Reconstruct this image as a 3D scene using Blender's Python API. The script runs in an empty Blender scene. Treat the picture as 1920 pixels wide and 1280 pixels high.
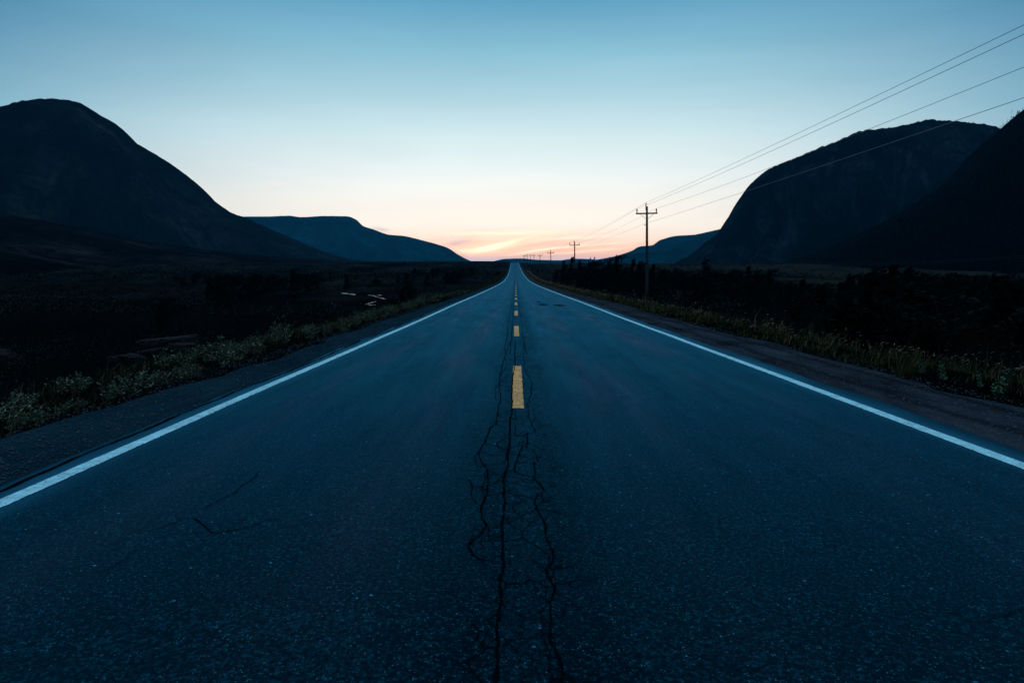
import bpy, math, random
import numpy as np
from mathutils import Vector

random.seed(7); rng = np.random.default_rng(7)
scene = bpy.context.scene
COL = scene.collection

# ------------------------------------------------------------------ camera
HY = 497.0                      # picture row of the horizon
FPX = 1280.0                    # focal length in picture pixels (24 mm lens)
cd = bpy.data.cameras.new('camera'); cam = bpy.data.objects.new('camera', cd); COL.objects.link(cam)
cd.lens = 24.0; cd.sensor_width = 36.0; cd.sensor_fit = 'HORIZONTAL'
cd.shift_y = -(640.0-HY)/1920.0
cd.clip_start = 0.05; cd.clip_end = 30000
cam.location = (0, 0, 0); cam.rotation_euler = (math.radians(90), 0, 0)
scene.camera = cam

# ------------------------------------------------------------------ exposure
scene.view_settings.view_transform = 'Standard'; scene.view_settings.look = 'None'
scene.view_settings.exposure = 0.0; scene.view_settings.gamma = 1.0
scene.view_settings.use_curve_mapping = False
scene.cycles.use_denoising = True
scene.cycles.use_adaptive_sampling = True; scene.cycles.adaptive_threshold = .004
scene.cycles.max_bounces = 5; scene.cycles.volume_bounces = 0
scene.cycles.diffuse_bounces = 3; scene.cycles.glossy_bounces = 2
scene.cycles.caustics_reflective = False; scene.cycles.caustics_refractive = False

# ------------------------------------------------------------------ node helpers
class NT:
    def __init__(s, tree): s.t = tree; s.n = tree.nodes; s.l = tree.links
    def node(s, typ, ins=None, **kw):
        n = s.n.new(typ)
        for k, v in kw.items(): setattr(n, k, v)
        for k, v in (ins or {}).items():
            sock = n.inputs[k]
            if isinstance(v, bpy.types.NodeSocket): s.l.new(v, sock)
            elif isinstance(v, bpy.types.Node): s.l.new(v.outputs[0], sock)
            else:
                if sock.type == 'RGBA' and len(v) == 3: v = tuple(v)+(1,)
                sock.default_value = v
        return n
    def m(s, op, a, b=0.0, c=0.0, clamp=False):
        return s.node('ShaderNodeMath', {0: a, 1: b, 2: c}, operation=op, use_clamp=clamp).outputs[0]
    def ramp(s, fac, stops, interp='LINEAR'):
        r = s.node('ShaderNodeValToRGB', {0: fac}); e = r.color_ramp.elements
        r.color_ramp.interpolation = interp
        while len(e) > 1: e.remove(e[-1])
        for i, (p, c) in enumerate(stops):
            x = e[0] if i == 0 else e.new(p)
            x.position = p
            if not hasattr(c, '__len__'): c = (c, c, c)
            x.color = tuple(c)+(1,)
        return r.outputs[0]
    def mix(s, f, a, b, mode='MIX'):
        n = s.n.new('ShaderNodeMix'); n.data_type = 'RGBA'; n.blend_type = mode
        n.clamp_result = False
        for i, v in ((0, f), (6, a), (7, b)):
            if isinstance(v, bpy.types.NodeSocket): s.l.new(v, n.inputs[i])
            else:
                if i > 0 and len(v) == 3: v = tuple(v)+(1,)
                n.inputs[i].default_value = v
        return n.outputs[2]
    def noise(s, vec, scale, detail=4.0, rough=0.55, dist=0.0):
        return s.node('ShaderNodeTexNoise', {'Vector': vec, 'Scale': scale, 'Detail': detail, 'Roughness': rough, 'Distortion': dist}).outputs[0]
    def mapping(s, vec, scale=(1, 1, 1), rot=(0, 0, 0), loc=(0, 0, 0)):
        return s.node('ShaderNodeMapping', {'Vector': vec, 'Scale': scale, 'Rotation': rot, 'Location': loc}).outputs[0]

# ------------------------------------------------------------------ world: dusk sky
SUN_EL = math.radians(-1.2)
w = bpy.data.worlds.new('World'); scene.world = w; w.use_nodes = True
W = NT(w.node_tree); W.n.clear()
HZ = 1.0
tc = W.node('ShaderNodeTexCoord').outputs['Generated']
nrm = W.node('ShaderNodeVectorMath', {0: tc}, operation='NORMALIZE').outputs[0]
sp = W.node('ShaderNodeSeparateXYZ', {0: nrm}).outputs
dx, dy, dz = sp[0], sp[1], sp[2]
dzp = W.m('MAXIMUM', dz, 0.0)
h = W.m('SQRT', W.m('MULTIPLY', dzp, 1.0))        # sqrt spreads the band near the horizon
def st(z, c): return (math.sqrt(z), c)
toward = W.ramp(h, [st(0.0, (.50, .62, .78)), st(.0085, (.66, .64, .76)), st(.0135, (1.05, .64, .55)), st(.022, (1.17, .76, .58)),
                    st(.038, (1.22, .98, .80)), st(.058, (1.22, 1.12, .97)), st(.085, (1.18, 1.12, 1.0)),
                    st(.13, (.95, 1.02, 1.0)), st(.18, (.72, .90, .93)), st(.235, (.46, .71, .80)), st(.30, (.25, .54, .68)),
                    st(.36, (.11, .365, .56)), st(.47, (.10, .33, .56)), st(.70, (.40, .56, .78)), st(1.0, (.48, .62, .84))])
away = W.ramp(h, [st(0.0, (.50, .56, .60)), st(.05, (.52, .58, .62)), st(.10, (.36, .52, .60)), st(.19, (.17, .42, .56)),
                  st(.30, (.055, .22, .39)), st(.47, (.09, .30, .52)), st(.70, (.40, .56, .78)), st(1.0, (.48, .62, .84))])  # overhead stops of both ramps: unseen, brightened and reddened to light the road
fa = W.m('SUBTRACT', 1.0, dy)
hl = W.m('SQRT', W.m('MAXIMUM', W.m('SUBTRACT', 1.0, W.m('MULTIPLY', dz, dz)), 1e-4))
caz = W.m('DIVIDE', dy, hl)                      # cosine of azimuth from the sunset
faz = W.ramp(W.m('SUBTRACT', 1.0, caz), [(0.0, 0.0), (.02, .04), (.06, .20), (.12, .48), (.2, .85), (.35, 1.0)])
skyc = W.mix(faz, toward, away)
dusk = W.ramp(W.m('ADD', W.m('MULTIPLY', caz, .5), .5), [(0.0, (.30, .36, .50)), (.5, (.62, .72, .85)), (.85, (1, 1, 1))])
skyc = W.mix(W.ramp(dz, [(.3, 1), (.75, 0)]), skyc, W.mix(1.0, skyc, dusk, 'MULTIPLY'))
un = W.noise(W.mapping(nrm, (2.2, 2.2, 14)), 1.0, 4, .6, .5)
skyc = W.mix(1.0, skyc, W.ramp(un, [(.3, (.95, .955, .96)), (.7, (1.04, 1.035, 1.03))]), 'MULTIPLY')
# thin sunset clouds, laid out by direction in the sky
dyp = W.m('MAXIMUM', dy, 0.05)
u = W.m('DIVIDE', dx, dyp); v = W.m('DIVIDE', dz, dyp)
front = W.m('GREATER_THAN', dy, 0.1)
cv = W.node('ShaderNodeCombineXYZ', {0: W.m('MULTIPLY', u, 9.0), 1: W.m('MULTIPLY', v, 95.0), 2: 0.3}).outputs[0]
cn = W.noise(cv, 1.0, 5.0, .6, .6)
cv2 = W.node('ShaderNodeCombineXYZ', {0: W.m('MULTIPLY', u, 16.0), 1: W.m('SUBTRACT', W.m('MULTIPLY', v, 190.0), W.m('MULTIPLY', u, 22.0)), 2: 3.3}).outputs[0]
cn2 = W.noise(cv2, 1.0, 4.0, .55, .4)
vw = W.m('ADD', v, W.m('MULTIPLY', W.m('SUBTRACT', cn, .5), .006))
uw = W.m('ADD', u, W.m('MULTIPLY', W.m('SUBTRACT', cn2, .5), .03))
def streak(px, py, ang, ln, wd, amp):
    u0, v0 = (px-960)/FPX, (HY-py)/FPX; a = math.radians(ang)
    du = W.m('SUBTRACT', uw, u0); dv = W.m('SUBTRACT', vw, v0)
    al = W.m('ADD', W.m('MULTIPLY', du, math.cos(a)/ln), W.m('MULTIPLY', dv, math.sin(a)/ln))
    pe = W.m('ADD', W.m('MULTIPLY', du, -math.sin(a)/wd), W.m('MULTIPLY', dv, math.cos(a)/wd))
    e = W.m('EXPONENT', W.m('MULTIPLY', W.m('ADD', W.m('MULTIPLY', al, al), W.m('MULTIPLY', pe, pe)), -1.0))
    return W.m('MULTIPLY', W.m('MULTIPLY', e, front), amp)
def total(lst):
    r = streak(*lst[0])
    for q in lst[1:]: r = W.m('ADD', r, streak(*q))
    return r
glow = total([(925, 462, 8, .075, .011, .75), (1080, 468, 6, .09, .010, .22), (960, 440, 0, .1, .006, .2)])
bright = total([(940, 459, 14, .034, .0030, 1.0), (915, 467, 4, .024, .0035, .7), (950, 437, 1, .075, .0026, .55), (1022, 468, 8, .042, .0016, .8),
                (1120, 459, 6, .05, .0013, .45), (1110, 470, 5, .05, .0014, .45), (1080, 446, 3, .05, .0022, .3), (870, 470, -6, .02, .003, .35)])
bright = W.m('MULTIPLY', bright, W.m('ADD', .55, W.m('MULTIPLY', cn2, .9)))
grey = total([(716, 431, -10, .013, .0032, .45), (862, 454, 6, .022, .0036, .40), (856, 476, -22, .014, .004, .45), (1000, 481, 1, .10, .0016, .25)])
pinkm = W.m('MULTIPLY', W.m('MULTIPLY', W.ramp(cn2, [(.46, 0), (.58, 1)]), front), total([(990, 464, 0, .16, .02, .62)]))
skyc = W.mix(W.m('MINIMUM', pinkm, 1.0), skyc, (1.22, .58, .44))
skyc = W.mix(W.m('MINIMUM', glow, 1.0), skyc, (1.42, .98, .64))
skyc = W.mix(W.m('MINIMUM', bright, 1.0), skyc, (1.62, 1.38, .95))
skyc = W.mix(W.m('MINIMUM', grey, 1.0), skyc, (.47, .44, .54))
below = W.m('LESS_THAN', dz, -0.002)
skyc = W.mix(below, skyc, (.02, .03, .05))
bg = W.node('ShaderNodeBackground', {'Color': skyc, 'Strength': 1.0})
nis = W.node('ShaderNodeTexSky', sky_type='NISHITA')
nis.sun_disc = False; nis.sun_elevation = SUN_EL; nis.sun_rotation = 0.0
bg2 = W.node('ShaderNodeBackground', {'Color': nis.outputs[0], 'Strength': 0.05})
add = W.node('ShaderNodeAddShader', {0: bg.outputs[0], 1: bg2.outputs[0]})
W.node('ShaderNodeOutputWorld', {'Surface': add.outputs[0]})

# the sun itself has set: only a trace of warm light is left low ahead
sd = bpy.data.lights.new('sun', 'SUN'); sun = bpy.data.objects.new('sun', sd); COL.objects.link(sun)
sd.energy = 0.04; sd.angle = math.radians(20); sd.color = (1, .75, .55)
sun.rotation_euler = (math.radians(-87), 0, 0)

# ------------------------------------------------------------------ material helpers
def new_mat(name):
    m = bpy.data.materials.new(name); m.use_nodes = True; T = NT(m.node_tree); T.n.clear()
    p = T.node('ShaderNodeBsdfPrincipled'); o = T.node('ShaderNodeOutputMaterial', {'Surface': p.outputs[0]})
    return m, T, p
def setp(T, p, **kw):
    names = dict(color='Base Color', rough='Roughness', spec='Specular IOR Level', normal='Normal', metal='Metallic', tint='Specular Tint')
    for k, val in kw.items():
        s = p.inputs[names[k]]
        if isinstance(val, bpy.types.NodeSocket): T.l.new(val, s)
        else:
            if s.type == 'RGBA' and len(val) == 3: val = tuple(val)+(1,)
            s.default_value = val
def bump(T, h, strength, dist):
    return T.node('ShaderNodeBump', {'Height': h, 'Strength': strength, 'Distance': dist}).outputs[0]

def mat_asphalt():
    m, T, p = new_mat('asphalt')
    pos = T.node('ShaderNodeNewGeometry').outputs['Position']
    uvn = T.node('ShaderNodeTexCoord').outputs['UV']
    s = T.node('ShaderNodeSeparateXYZ', {0: uvn}).outputs
    off = s[0]
    big = T.noise(T.mapping(pos, (1, .35, 1)), .55, 5, .6)
    mid = T.noise(T.mapping(pos, (1, .09, 1)), 3.2, 6, .7)
    base = T.mix(T.ramp(big, [(.3, 0), (.7, 1)]), (.0004, .0095, .0170), (.0012, .0240, .0370))
    base = T.mix(T.ramp(mid, [(.42, 0), (.62, .75)]), base, (.0002, .006, .011))
    # polished, dustier wheel tracks and a darker worn seam along the middle
    def band(c, wdt):
        d = T.m('DIVIDE', T.m('SUBTRACT', off, c), wdt)
        return T.m('EXPONENT', T.m('MULTIPLY', T.m('MULTIPLY', d, d), -1.0))
    tr = T.m('ADD', T.m('ADD', band(-2.4, .38), band(-.95, .34)), T.m('ADD', band(1.15, .36), band(2.75, .4)))
    dust = T.m('MULTIPLY', tr, T.ramp(T.noise(T.mapping(pos, (1, .12, 1)), 1.3, 5, .65), [(.42, 0), (.68, 1)]))
    base = T.mix(T.m('MULTIPLY', dust, .6, clamp=True), base, (.008, .030, .046))
    seam = T.m('MULTIPLY', T.m('ADD', band(-.20, .26), band(.3, .18)), T.ramp(T.noise(T.mapping(pos, (3, .5, 1)), 2.0, 5, .7), [(.35, .25), (.6, .9)]))
    base = T.mix(T.m('MULTIPLY', seam, .75, clamp=True), base, (.0005, .006, .012))
    # aggregate: pale chips in the binder
    v1 = T.node('ShaderNodeTexVoronoi', {'Vector': pos, 'Scale': 100.0, 'Randomness': 1.0})
    chip = T.m('MULTIPLY', T.m('LESS_THAN', v1.outputs['Distance'], .36),
               T.m('GREATER_THAN', T.node('ShaderNodeSeparateColor', {0: v1.outputs['Color']}).outputs[0], .85))
    v2 = T.node('ShaderNodeTexVoronoi', {'Vector': pos, 'Scale': 34.0, 'Randomness': 1.0})
    sc2 = T.node('ShaderNodeSeparateColor', {0: v2.outputs['Color']}).outputs
    chip2 = T.m('MULTIPLY', T.m('LESS_THAN', v2.outputs['Distance'], T.m('MULTIPLY', sc2[1], .30)), T.m('GREATER_THAN', sc2[0], .95))
    cl = T.m('MULTIPLY', T.m('MAXIMUM', T.m('MULTIPLY', chip, .55), chip2), T.ramp(T.noise(pos, 9.0, 2), [(.35, .15), (.65, 1)]))
    base = T.mix(cl, base, (.09, .40, .56))
    grit = T.noise(pos, 160.0, 3, .7)
    base = T.mix(T.m('MULTIPLY', T.ramp(grit, [(.38, 1), (.52, 0)]), .75), base, (.0002, .003, .006))
    g2 = T.noise(pos, 48.0, 3, .7)
    base = T.mix(T.m('MULTIPLY', T.ramp(g2, [(.40, 1), (.55, 0)]), .75), base, (.0001, .003, .006))
    base = T.mix(T.m('MULTIPLY', T.ramp(g2, [(.54, 0), (.68, 1)]), .6), base, (.0015, .062, .090))
    rim = T.m('MAXIMUM', T.m('LESS_THAN', off, -3.46), T.m('GREATER_THAN', off, 4.01))
    base = T.mix(T.m('MULTIPLY', rim, T.ramp(big, [(.3, .35), (.7, .9)])), base, (.003, .011, .018))
    wp = T.node('ShaderNodeVectorMath', {0: pos, 1: T.node('ShaderNodeVectorMath', {0: T.node('ShaderNodeTexNoise', {'Vector': pos, 'Scale': 7.0, 'Detail': 4.0}).outputs[1], 3: .16}, operation='SCALE').outputs[0]}, operation='ADD').outputs[0]
    def map_crack(scale, wdt, stretch):
        ve = T.node('ShaderNodeTexVoronoi', {'Vector': T.mapping(wp, stretch), 'Scale': scale}, feature='DISTANCE_TO_EDGE')
        return T.ramp(ve.outputs['Distance'], [(0, 1), (wdt, 0)])
    cz = T.m('ADD', band(.02, .42), T.m('MULTIPLY', band(-2.0, .7), .32))
    cmask = T.ramp(T.m('ADD', cz, T.m('MULTIPLY', T.m('SUBTRACT', T.noise(pos, 1.7, 4, .7), .5), 1.3)), [(.50, 0), (.80, 1)])
    crk = T.m('MULTIPLY', cmask, T.m('MAXIMUM', map_crack(3.6, .040, (1, .6, 1)), T.m('MULTIPLY', map_crack(9.0, .055, (1, .7, 1)), .75)))
    base = T.mix(T.m('MULTIPLY', crk, .85, clamp=True), base, (.0002, .002, .004))
    nb = bump(T, T.m('ADD', grit, T.m('MULTIPLY', v1.outputs['Distance'], .6)), .55, .004)
    setp(T, p, color=base, rough=.9, spec=0.0, normal=nb)
    # binder sheen: strong only at a grazing look along the road
    lw = T.node('ShaderNodeLayerWeight', {'Blend': .5}).outputs['Facing']
    sch = T.m('POWER', lw, 5.0)
    gl = T.node('ShaderNodeBsdfGlossy', {'Color': T.mix(T.m('MULTIPLY', dust, 1.0, clamp=True), (.09, .64, .93), (.30, .60, .88)), 'Roughness': .55, 'Normal': nb})
    sch = T.m('MULTIPLY', sch, T.m('SUBTRACT', 1.0, T.m('MAXIMUM', T.m('MULTIPLY', crk, .9), T.m('MULTIPLY', seam, .35)), clamp=True))
    fac = T.m('MULTIPLY', sch, T.m('ADD', .04, T.m('MULTIPLY', mid, .30)), clamp=True)
    ms = T.node('ShaderNodeMixShader', {0: fac, 1: p.outputs[0], 2: gl.outputs[0]})
    T.l.new(ms.outputs[0], T.n['Material Output'].inputs['Surface'])
    return m
def mat_paint(name, col, wear_col=(.01, .04, .06), lo=.36, hi=.46):
    m, T, p = new_mat(name)
    pos = T.node('ShaderNodeNewGeometry').outputs['Position']
    wv = T.noise(pos, 38.0, 6, .75)
    big = T.noise(pos, 3.0, 3)
    f = T.ramp(T.m('ADD', wv, T.m('MULTIPLY', T.m('SUBTRACT', big, .5), .25)), [(lo, 0), (hi, 1)])
    c2 = T.mix(T.ramp(T.noise(pos, 9, 4), [(.3, 0), (.7, 1)]), tuple(x*.62 for x in col), col)
    setp(T, p, color=T.mix(f, wear_col, c2), rough=.75, spec=.2, normal=bump(T, T.noise(pos, 150, 3, .7), .4, .003))
    return m
def mat_flat(name, c1, c2, scale, rough=.95, spec=.1, bmp=.4, bd=.02, detail=6, stretch=(1, 1, 1)):
    m, T, p = new_mat(name)
    pos = T.mapping(T.node('ShaderNodeNewGeometry').outputs['Position'], stretch)
    n = T.noise(pos, scale, detail, .65)
    setp(T, p, color=T.mix(T.ramp(n, [(.32, 0), (.68, 1)]), c1, c2), rough=rough, spec=spec, normal=bump(T, n, bmp, bd))
    return m
def mat_leaf(name, c1, c2, c3=None, spec=.15, trans=.0):
    m, T, p = new_mat(name)
    r = T.node('ShaderNodeNewGeometry').outputs['Random Per Island']
    st_ = [(0, c1), (.7, c2)] + ([(.86, c3)] if c3 else [])
    setp(T, p, color=T.ramp(r, st_), rough=.8, spec=spec)
    return m
def mat_gravel(name, dark, lite, speck, tracks=False):
    m, T, p = new_mat(name)
    pos = T.node('ShaderNodeNewGeometry').outputs['Position']
    vo = T.node('ShaderNodeTexVoronoi', {'Vector': pos, 'Scale': 70.0})
    sc = T.node('ShaderNodeSeparateColor', {0: vo.outputs['Color']}).outputs
    big = T.noise(T.mapping(pos, (1, .3, 1)), 1.6, 6, .65)
    c = T.mix(T.ramp(big, [(.35, 0), (.65, 1)]), dark, lite)
    c = T.mix(T.m('MULTIPLY', sc[0], .5), c, tuple(x*.35 for x in dark))
    c = T.mix(T.m('MULTIPLY', T.m('MULTIPLY', T.m('GREATER_THAN', sc[1], .975), T.m('LESS_THAN', vo.outputs['Distance'], .4)), .7), c, speck)
    if tracks:
        tcn = T.node('ShaderNodeTexCoord').outputs['UV']
        o = T.node('ShaderNodeSeparateXYZ', {0: tcn}).outputs[0]
        o = T.m('ADD', o, T.m('MULTIPLY', T.m('SUBTRACT', T.noise(pos, .5, 3), .5), .35))
        wv = T.ramp(T.m('ABSOLUTE', T.m('SINE', T.m('MULTIPLY', o, 4.6))), [(.15, 1), (.6, 0)])
        c = T.mix(T.m('MULTIPLY', wv, .55), c, tuple(x*.3 for x in dark))
    hgt = T.m('ADD', T.m('MULTIPLY', vo.outputs['Distance'], -.7), T.m('MULTIPLY', big, 2.0))
    setp(T, p, color=c, rough=1.0, spec=0.0, normal=bump(T, hgt, .9, .02))
    return m
def mat_rock_slope(name, c1, c2, c3, scale):
    m, T, p = new_mat(name)
    pos = T.node('ShaderNodeNewGeometry').outputs['Position']
    uv = T.node('ShaderNodeTexCoord').outputs['UV']
    n1 = T.noise(pos, scale, 8, .62, .4)
    n2 = T.noise(T.mapping(uv, (1, .3, 1)), scale*2.0, 10, .74, 1.2)
    n3 = T.noise(pos, scale*9, 7, .75)
    c = T.mix(T.ramp(n1, [(.36, 0), (.64, 1)]), c1, c2)
    c = T.mix(T.m('MULTIPLY', T.ramp(n2, [(.50, 0), (.66, 1)]), T.ramp(n1, [(.3, .25), (.65, 1)])), c, c3)
    c = T.mix(T.ramp(n2, [(.36, .9), (.48, 0)]), c, tuple(x*.4 for x in c1))
    c = T.mix(T.ramp(n3, [(.40, .75), (.60, 0)]), c, tuple(x*.5 for x in c1))
    hh = T.m('ADD', T.m('ADD', n1, T.m('MULTIPLY', n2, .8)), T.m('MULTIPLY', n3, .15))
    setp(T, p, color=c, rough=1.0, spec=0.0, normal=bump(T, hh, 1.0, 45))
    return m
def mat_ground():
    m, T, p = new_mat('peaty_ground')
    pos = T.node('ShaderNodeNewGeometry').outputs['Position']
    q_ = T.mapping(pos, (1, .45, 1))
    n1 = T.noise(q_, .035, 8, .65, .3); n2 = T.noise(q_, .35, 8, .7)
    sx = T.node('ShaderNodeSeparateXYZ', {0: pos}).outputs
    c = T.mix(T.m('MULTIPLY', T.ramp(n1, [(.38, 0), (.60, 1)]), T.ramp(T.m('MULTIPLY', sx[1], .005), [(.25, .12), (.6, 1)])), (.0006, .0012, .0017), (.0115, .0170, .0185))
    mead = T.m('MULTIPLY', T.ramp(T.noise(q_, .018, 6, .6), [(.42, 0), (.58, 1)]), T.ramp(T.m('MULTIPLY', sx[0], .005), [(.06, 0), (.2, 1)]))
    c = T.mix(T.m('MULTIPLY', mead, T.ramp(n2, [(.3, .5), (.7, 1)])), c, (.020, .023, .016))
    c = T.mix(T.ramp(n2, [(.45, 0), (.75, .6)]), c, (.0006, .0010, .0012))
    setp(T, p, color=c, rough=1.0, spec=0.0, normal=bump(T, T.m('ADD', n1, T.m('MULTIPLY', n2, .3)), .6, .5))
    return m
M = {}
M['asphalt'] = mat_asphalt()
M['white'] = mat_paint('white_paint', (.40, .88, .94), lo=.37, hi=.44)
M['yellow'] = mat_paint('yellow_paint', (1.0, .52, .14), (.20, .12, .05), lo=.40, hi=.54)
M['faded'] = mat_paint('faded_paint', (.20, .24, .28), lo=.40, hi=.56)
M['crack'] = mat_flat('crack_dark', (.001, .002, .003), (.002, .004, .006), 30, spec=0, bmp=0)
M['gravel_l'] = mat_gravel('gravel_blue_grey', (.0035, .022, .034), (.010, .045, .064), (.16, .24, .28))
M['gravel_r'] = mat_gravel('gravel_brown_grey', (.009, .016, .023), (.048, .066, .082), (.30, .28, .27), tracks=True)
M['ground'] = mat_ground()
M['verge'] = mat_flat('verge_soil', (.006, .008, .006), (.022, .026, .014), 2.2, bmp=.6, bd=.05)
M['pole'] = mat_flat('weathered_pole', (.010, .019, .027), (.034, .052, .064), 5, bmp=.5, bd=.02, stretch=(5, 5, .4))
M['arm'] = mat_flat('dark_timber', (.012, .010, .012), (.025, .02, .022), 5, bmp=.3, bd=.02)
M['iron'] = mat_flat('dull_iron', (.05, .045, .045), (.09, .075, .07), 8, rough=.6, spec=.3, bmp=.2)
M['ceramic'] = mat_flat('brown_ceramic', (.012, .008, .008), (.02, .012, .012), 8, rough=.4, spec=.4, bmp=0)
M['wire'] = mat_flat('weathered_wire', (.16, .18, .20), (.22, .24, .26), 2, rough=.5, spec=.4, bmp=0)
M['dim_wire'] = mat_flat('dim_wire', (.04, .05, .055), (.06, .07, .075), 2, bmp=0)
M['bark'] = mat_flat('dark_bark', (.006, .006, .006), (.015, .014, .013), 9, bmp=.5)
M['spruce'] = mat_leaf('spruce_needles', (.0010, .0024, .0030), (.0030, .0068, .0074), (.011, .019, .018), spec=.0)
M['scrub'] = mat_leaf('scrub_leaves', (.0012, .0030, .0036), (.006, .0115, .012), (.026, .036, .030), spec=.0)
M['willow'] = mat_leaf('willow_leaves', (.016, .036, .021), (.052, .090, .050), (.17, .235, .14))
M['stem'] = mat_flat('thin_stems', (.015, .013, .010), (.03, .026, .018), 20, bmp=0)
M['grass_l'] = mat_leaf('dark_grass', (.004, .009, .006), (.016, .026, .014), (.055, .050, .024), spec=0)
M['grass_r'] = mat_leaf('golden_grass', (.008, .018, .009), (.032, .042, .016), (.12, .090, .040), spec=0)
M['seed'] = mat_leaf('seed_heads', (.10, .07, .035), (.20, .145, .08), (.26, .20, .12))
M['broad'] = mat_leaf('broad_leaves', (.02, .07, .035), (.05, .14, .07), (.10, .20, .09))
M['stone'] = mat_flat('pale_stone', (.008, .026, .036), (.05, .085, .10), 9, bmp=.6)
M['boulder'] = mat_flat('dark_boulder', (.0010, .0016, .0024), (.0065, .0085, .0105), 2.6, bmp=.8, bd=.1, stretch=(1, 1, 3))
M['mount_l'] = mat_rock_slope('left_mountain_slope', (.0003, .0012, .0022), (.0075, .0150, .0195), (.038, .050, .055), .005)
M['mount_r'] = mat_rock_slope('right_mountain_slope', (.0001, .0006, .0014), (.0025, .0080, .0140), (.026, .056, .076), .006)
M['foot'] = mat_rock_slope('foothill_heath', (.0004, .0007, .0010), (.0120, .0130, .0145), (.058, .058, .060), .010)
M['forest_hill'] = mat_rock_slope('wooded_slope', (.0003, .0006, .0010), (.0008, .0016, .0022), (.001, .002, .0025), .02)
M['hazed_hill'] = mat_rock_slope('haze_tinted_hill', (.0004, .022, .034), (.0014, .044, .066), (.003, .075, .105), .003)  # blue of the distant haze is put into the hill colour
mw, T, p = new_mat('still_water'); _wn = T.noise(T.node('ShaderNodeNewGeometry').outputs['Position'], 1.3, 5, .7); setp(T, p, color=(.01, .015, .02), rough=T.ramp(_wn, [(.38, .12), (.62, .75)]), spec=T.ramp(_wn, [(.42, .5), (.6, .05)]), normal=bump(T, T.noise(T.node('ShaderNodeNewGeometry').outputs['Position'], 3.0, 4, .6), .5, .08)); M['water'] = mw

# ------------------------------------------------------------------ object helpers
def tag(o, label=None, cat=None, group=None, kind=None):
    if label: o['label'] = label
    if cat: o['category'] = cat
    if group: o['group'] = group
    if kind: o['kind'] = kind
    return o
def empty(name, loc=(0, 0, 0)):
    o = bpy.data.objects.new(name, None); COL.objects.link(o); o.location = loc; o.empty_display_size = .3; return o
def mesh_obj(name, V, F, mat, parent=None, smooth=False, uv=None):
    V = np.asarray(V, dtype=np.float32)
    me = bpy.data.meshes.new(name)
    if isinstance(F, np.ndarray):
        nf, k = F.shape
        me.vertices.add(len(V)); me.vertices.foreach_set('co', V.ravel())
        me.loops.add(nf*k); me.loops.foreach_set('vertex_index', F.astype(np.int32).ravel())
        me.polygons.add(nf); me.polygons.foreach_set('loop_start', np.arange(0, nf*k, k, dtype=np.int32))
        me.update(calc_edges=True)
    else:
        me.from_pydata(V.tolist(), [], F)
    if uv is not None:
        l = me.uv_layers.new(name='UVMap'); idx = np.zeros(len(me.loops), dtype=np.int32)
        me.loops.foreach_get('vertex_index', idx)
        l.data.foreach_set('uv', np.asarray(uv, dtype=np.float32)[idx].ravel())
    me.materials.append(mat)
    if smooth: me.polygons.foreach_set('use_smooth', [True]*len(me.polygons))
    me.update()
    o = bpy.data.objects.new(name, me); COL.objects.link(o)
    if parent: o.parent = parent
    return o
def copy_tree(o, parent=None):
    c = o.copy(); COL.objects.link(c); c.parent = parent
    for ch in [x for x in o.children]: copy_tree(ch, c)
    return c
class MB:
    """collects solids into one mesh"""
    def __init__(s): s.V = []; s.F = []
    def tube(s, pts, rad, n=8, cap=True):
        pts = [Vector(q) for q in pts]
        if not hasattr(rad, '__len__'): rad = [rad]*len(pts)
        b = len(s.V)
        for i, q in enumerate(pts):
            d = (pts[min(i+1, len(pts)-1)]-pts[max(i-1, 0)]).normalized()
            a = Vector((1, 0, 0)) if abs(d.x) < .8 else Vector((0, 1, 0))
            e1 = d.cross(a).normalized(); e2 = d.cross(e1)
            for k in range(n):
                t = 2*math.pi*k/n
                s.V.append(q+(e1*math.cos(t)+e2*math.sin(t))*rad[i])
        for i in range(len(pts)-1):
            for k in range(n):
                a0 = b+i*n+k; a1 = b+i*n+(k+1) % n
                s.F.append((a0, a1, a1+n, a0+n))
        if cap:
            s.F.append(tuple(b+k for k in range(n))[::-1]); s.F.append(tuple(b+(len(pts)-1)*n+k for k in range(n)))
    def box(s, c, sz, rz=0, tilt=0):
        b = len(s.V)
        for x in (-.5, .5):
            for y in (-.5, .5):
                for z in (-.5, .5):
                    p_ = Vector((x*sz[0], y*sz[1], z*sz[2]))
                    ct, s_t = math.cos(tilt), math.sin(tilt)
                    p_ = Vector((p_.x*ct-p_.z*s_t, p_.y, p_.x*s_t+p_.z*ct))
                    s.V.append(p_+Vector(c))
        for f in ((0, 1, 3, 2), (4, 6, 7, 5), (0, 4, 5, 1), (2, 3, 7, 6), (0, 2, 6, 4), (1, 5, 7, 3)):
            s.F.append(tuple(b+k for k in f))
    def build(s, name, mat, parent=None, smooth=False):
        return mesh_obj(name, [tuple(q) for q in s.V], s.F, mat, parent, smooth)

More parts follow.
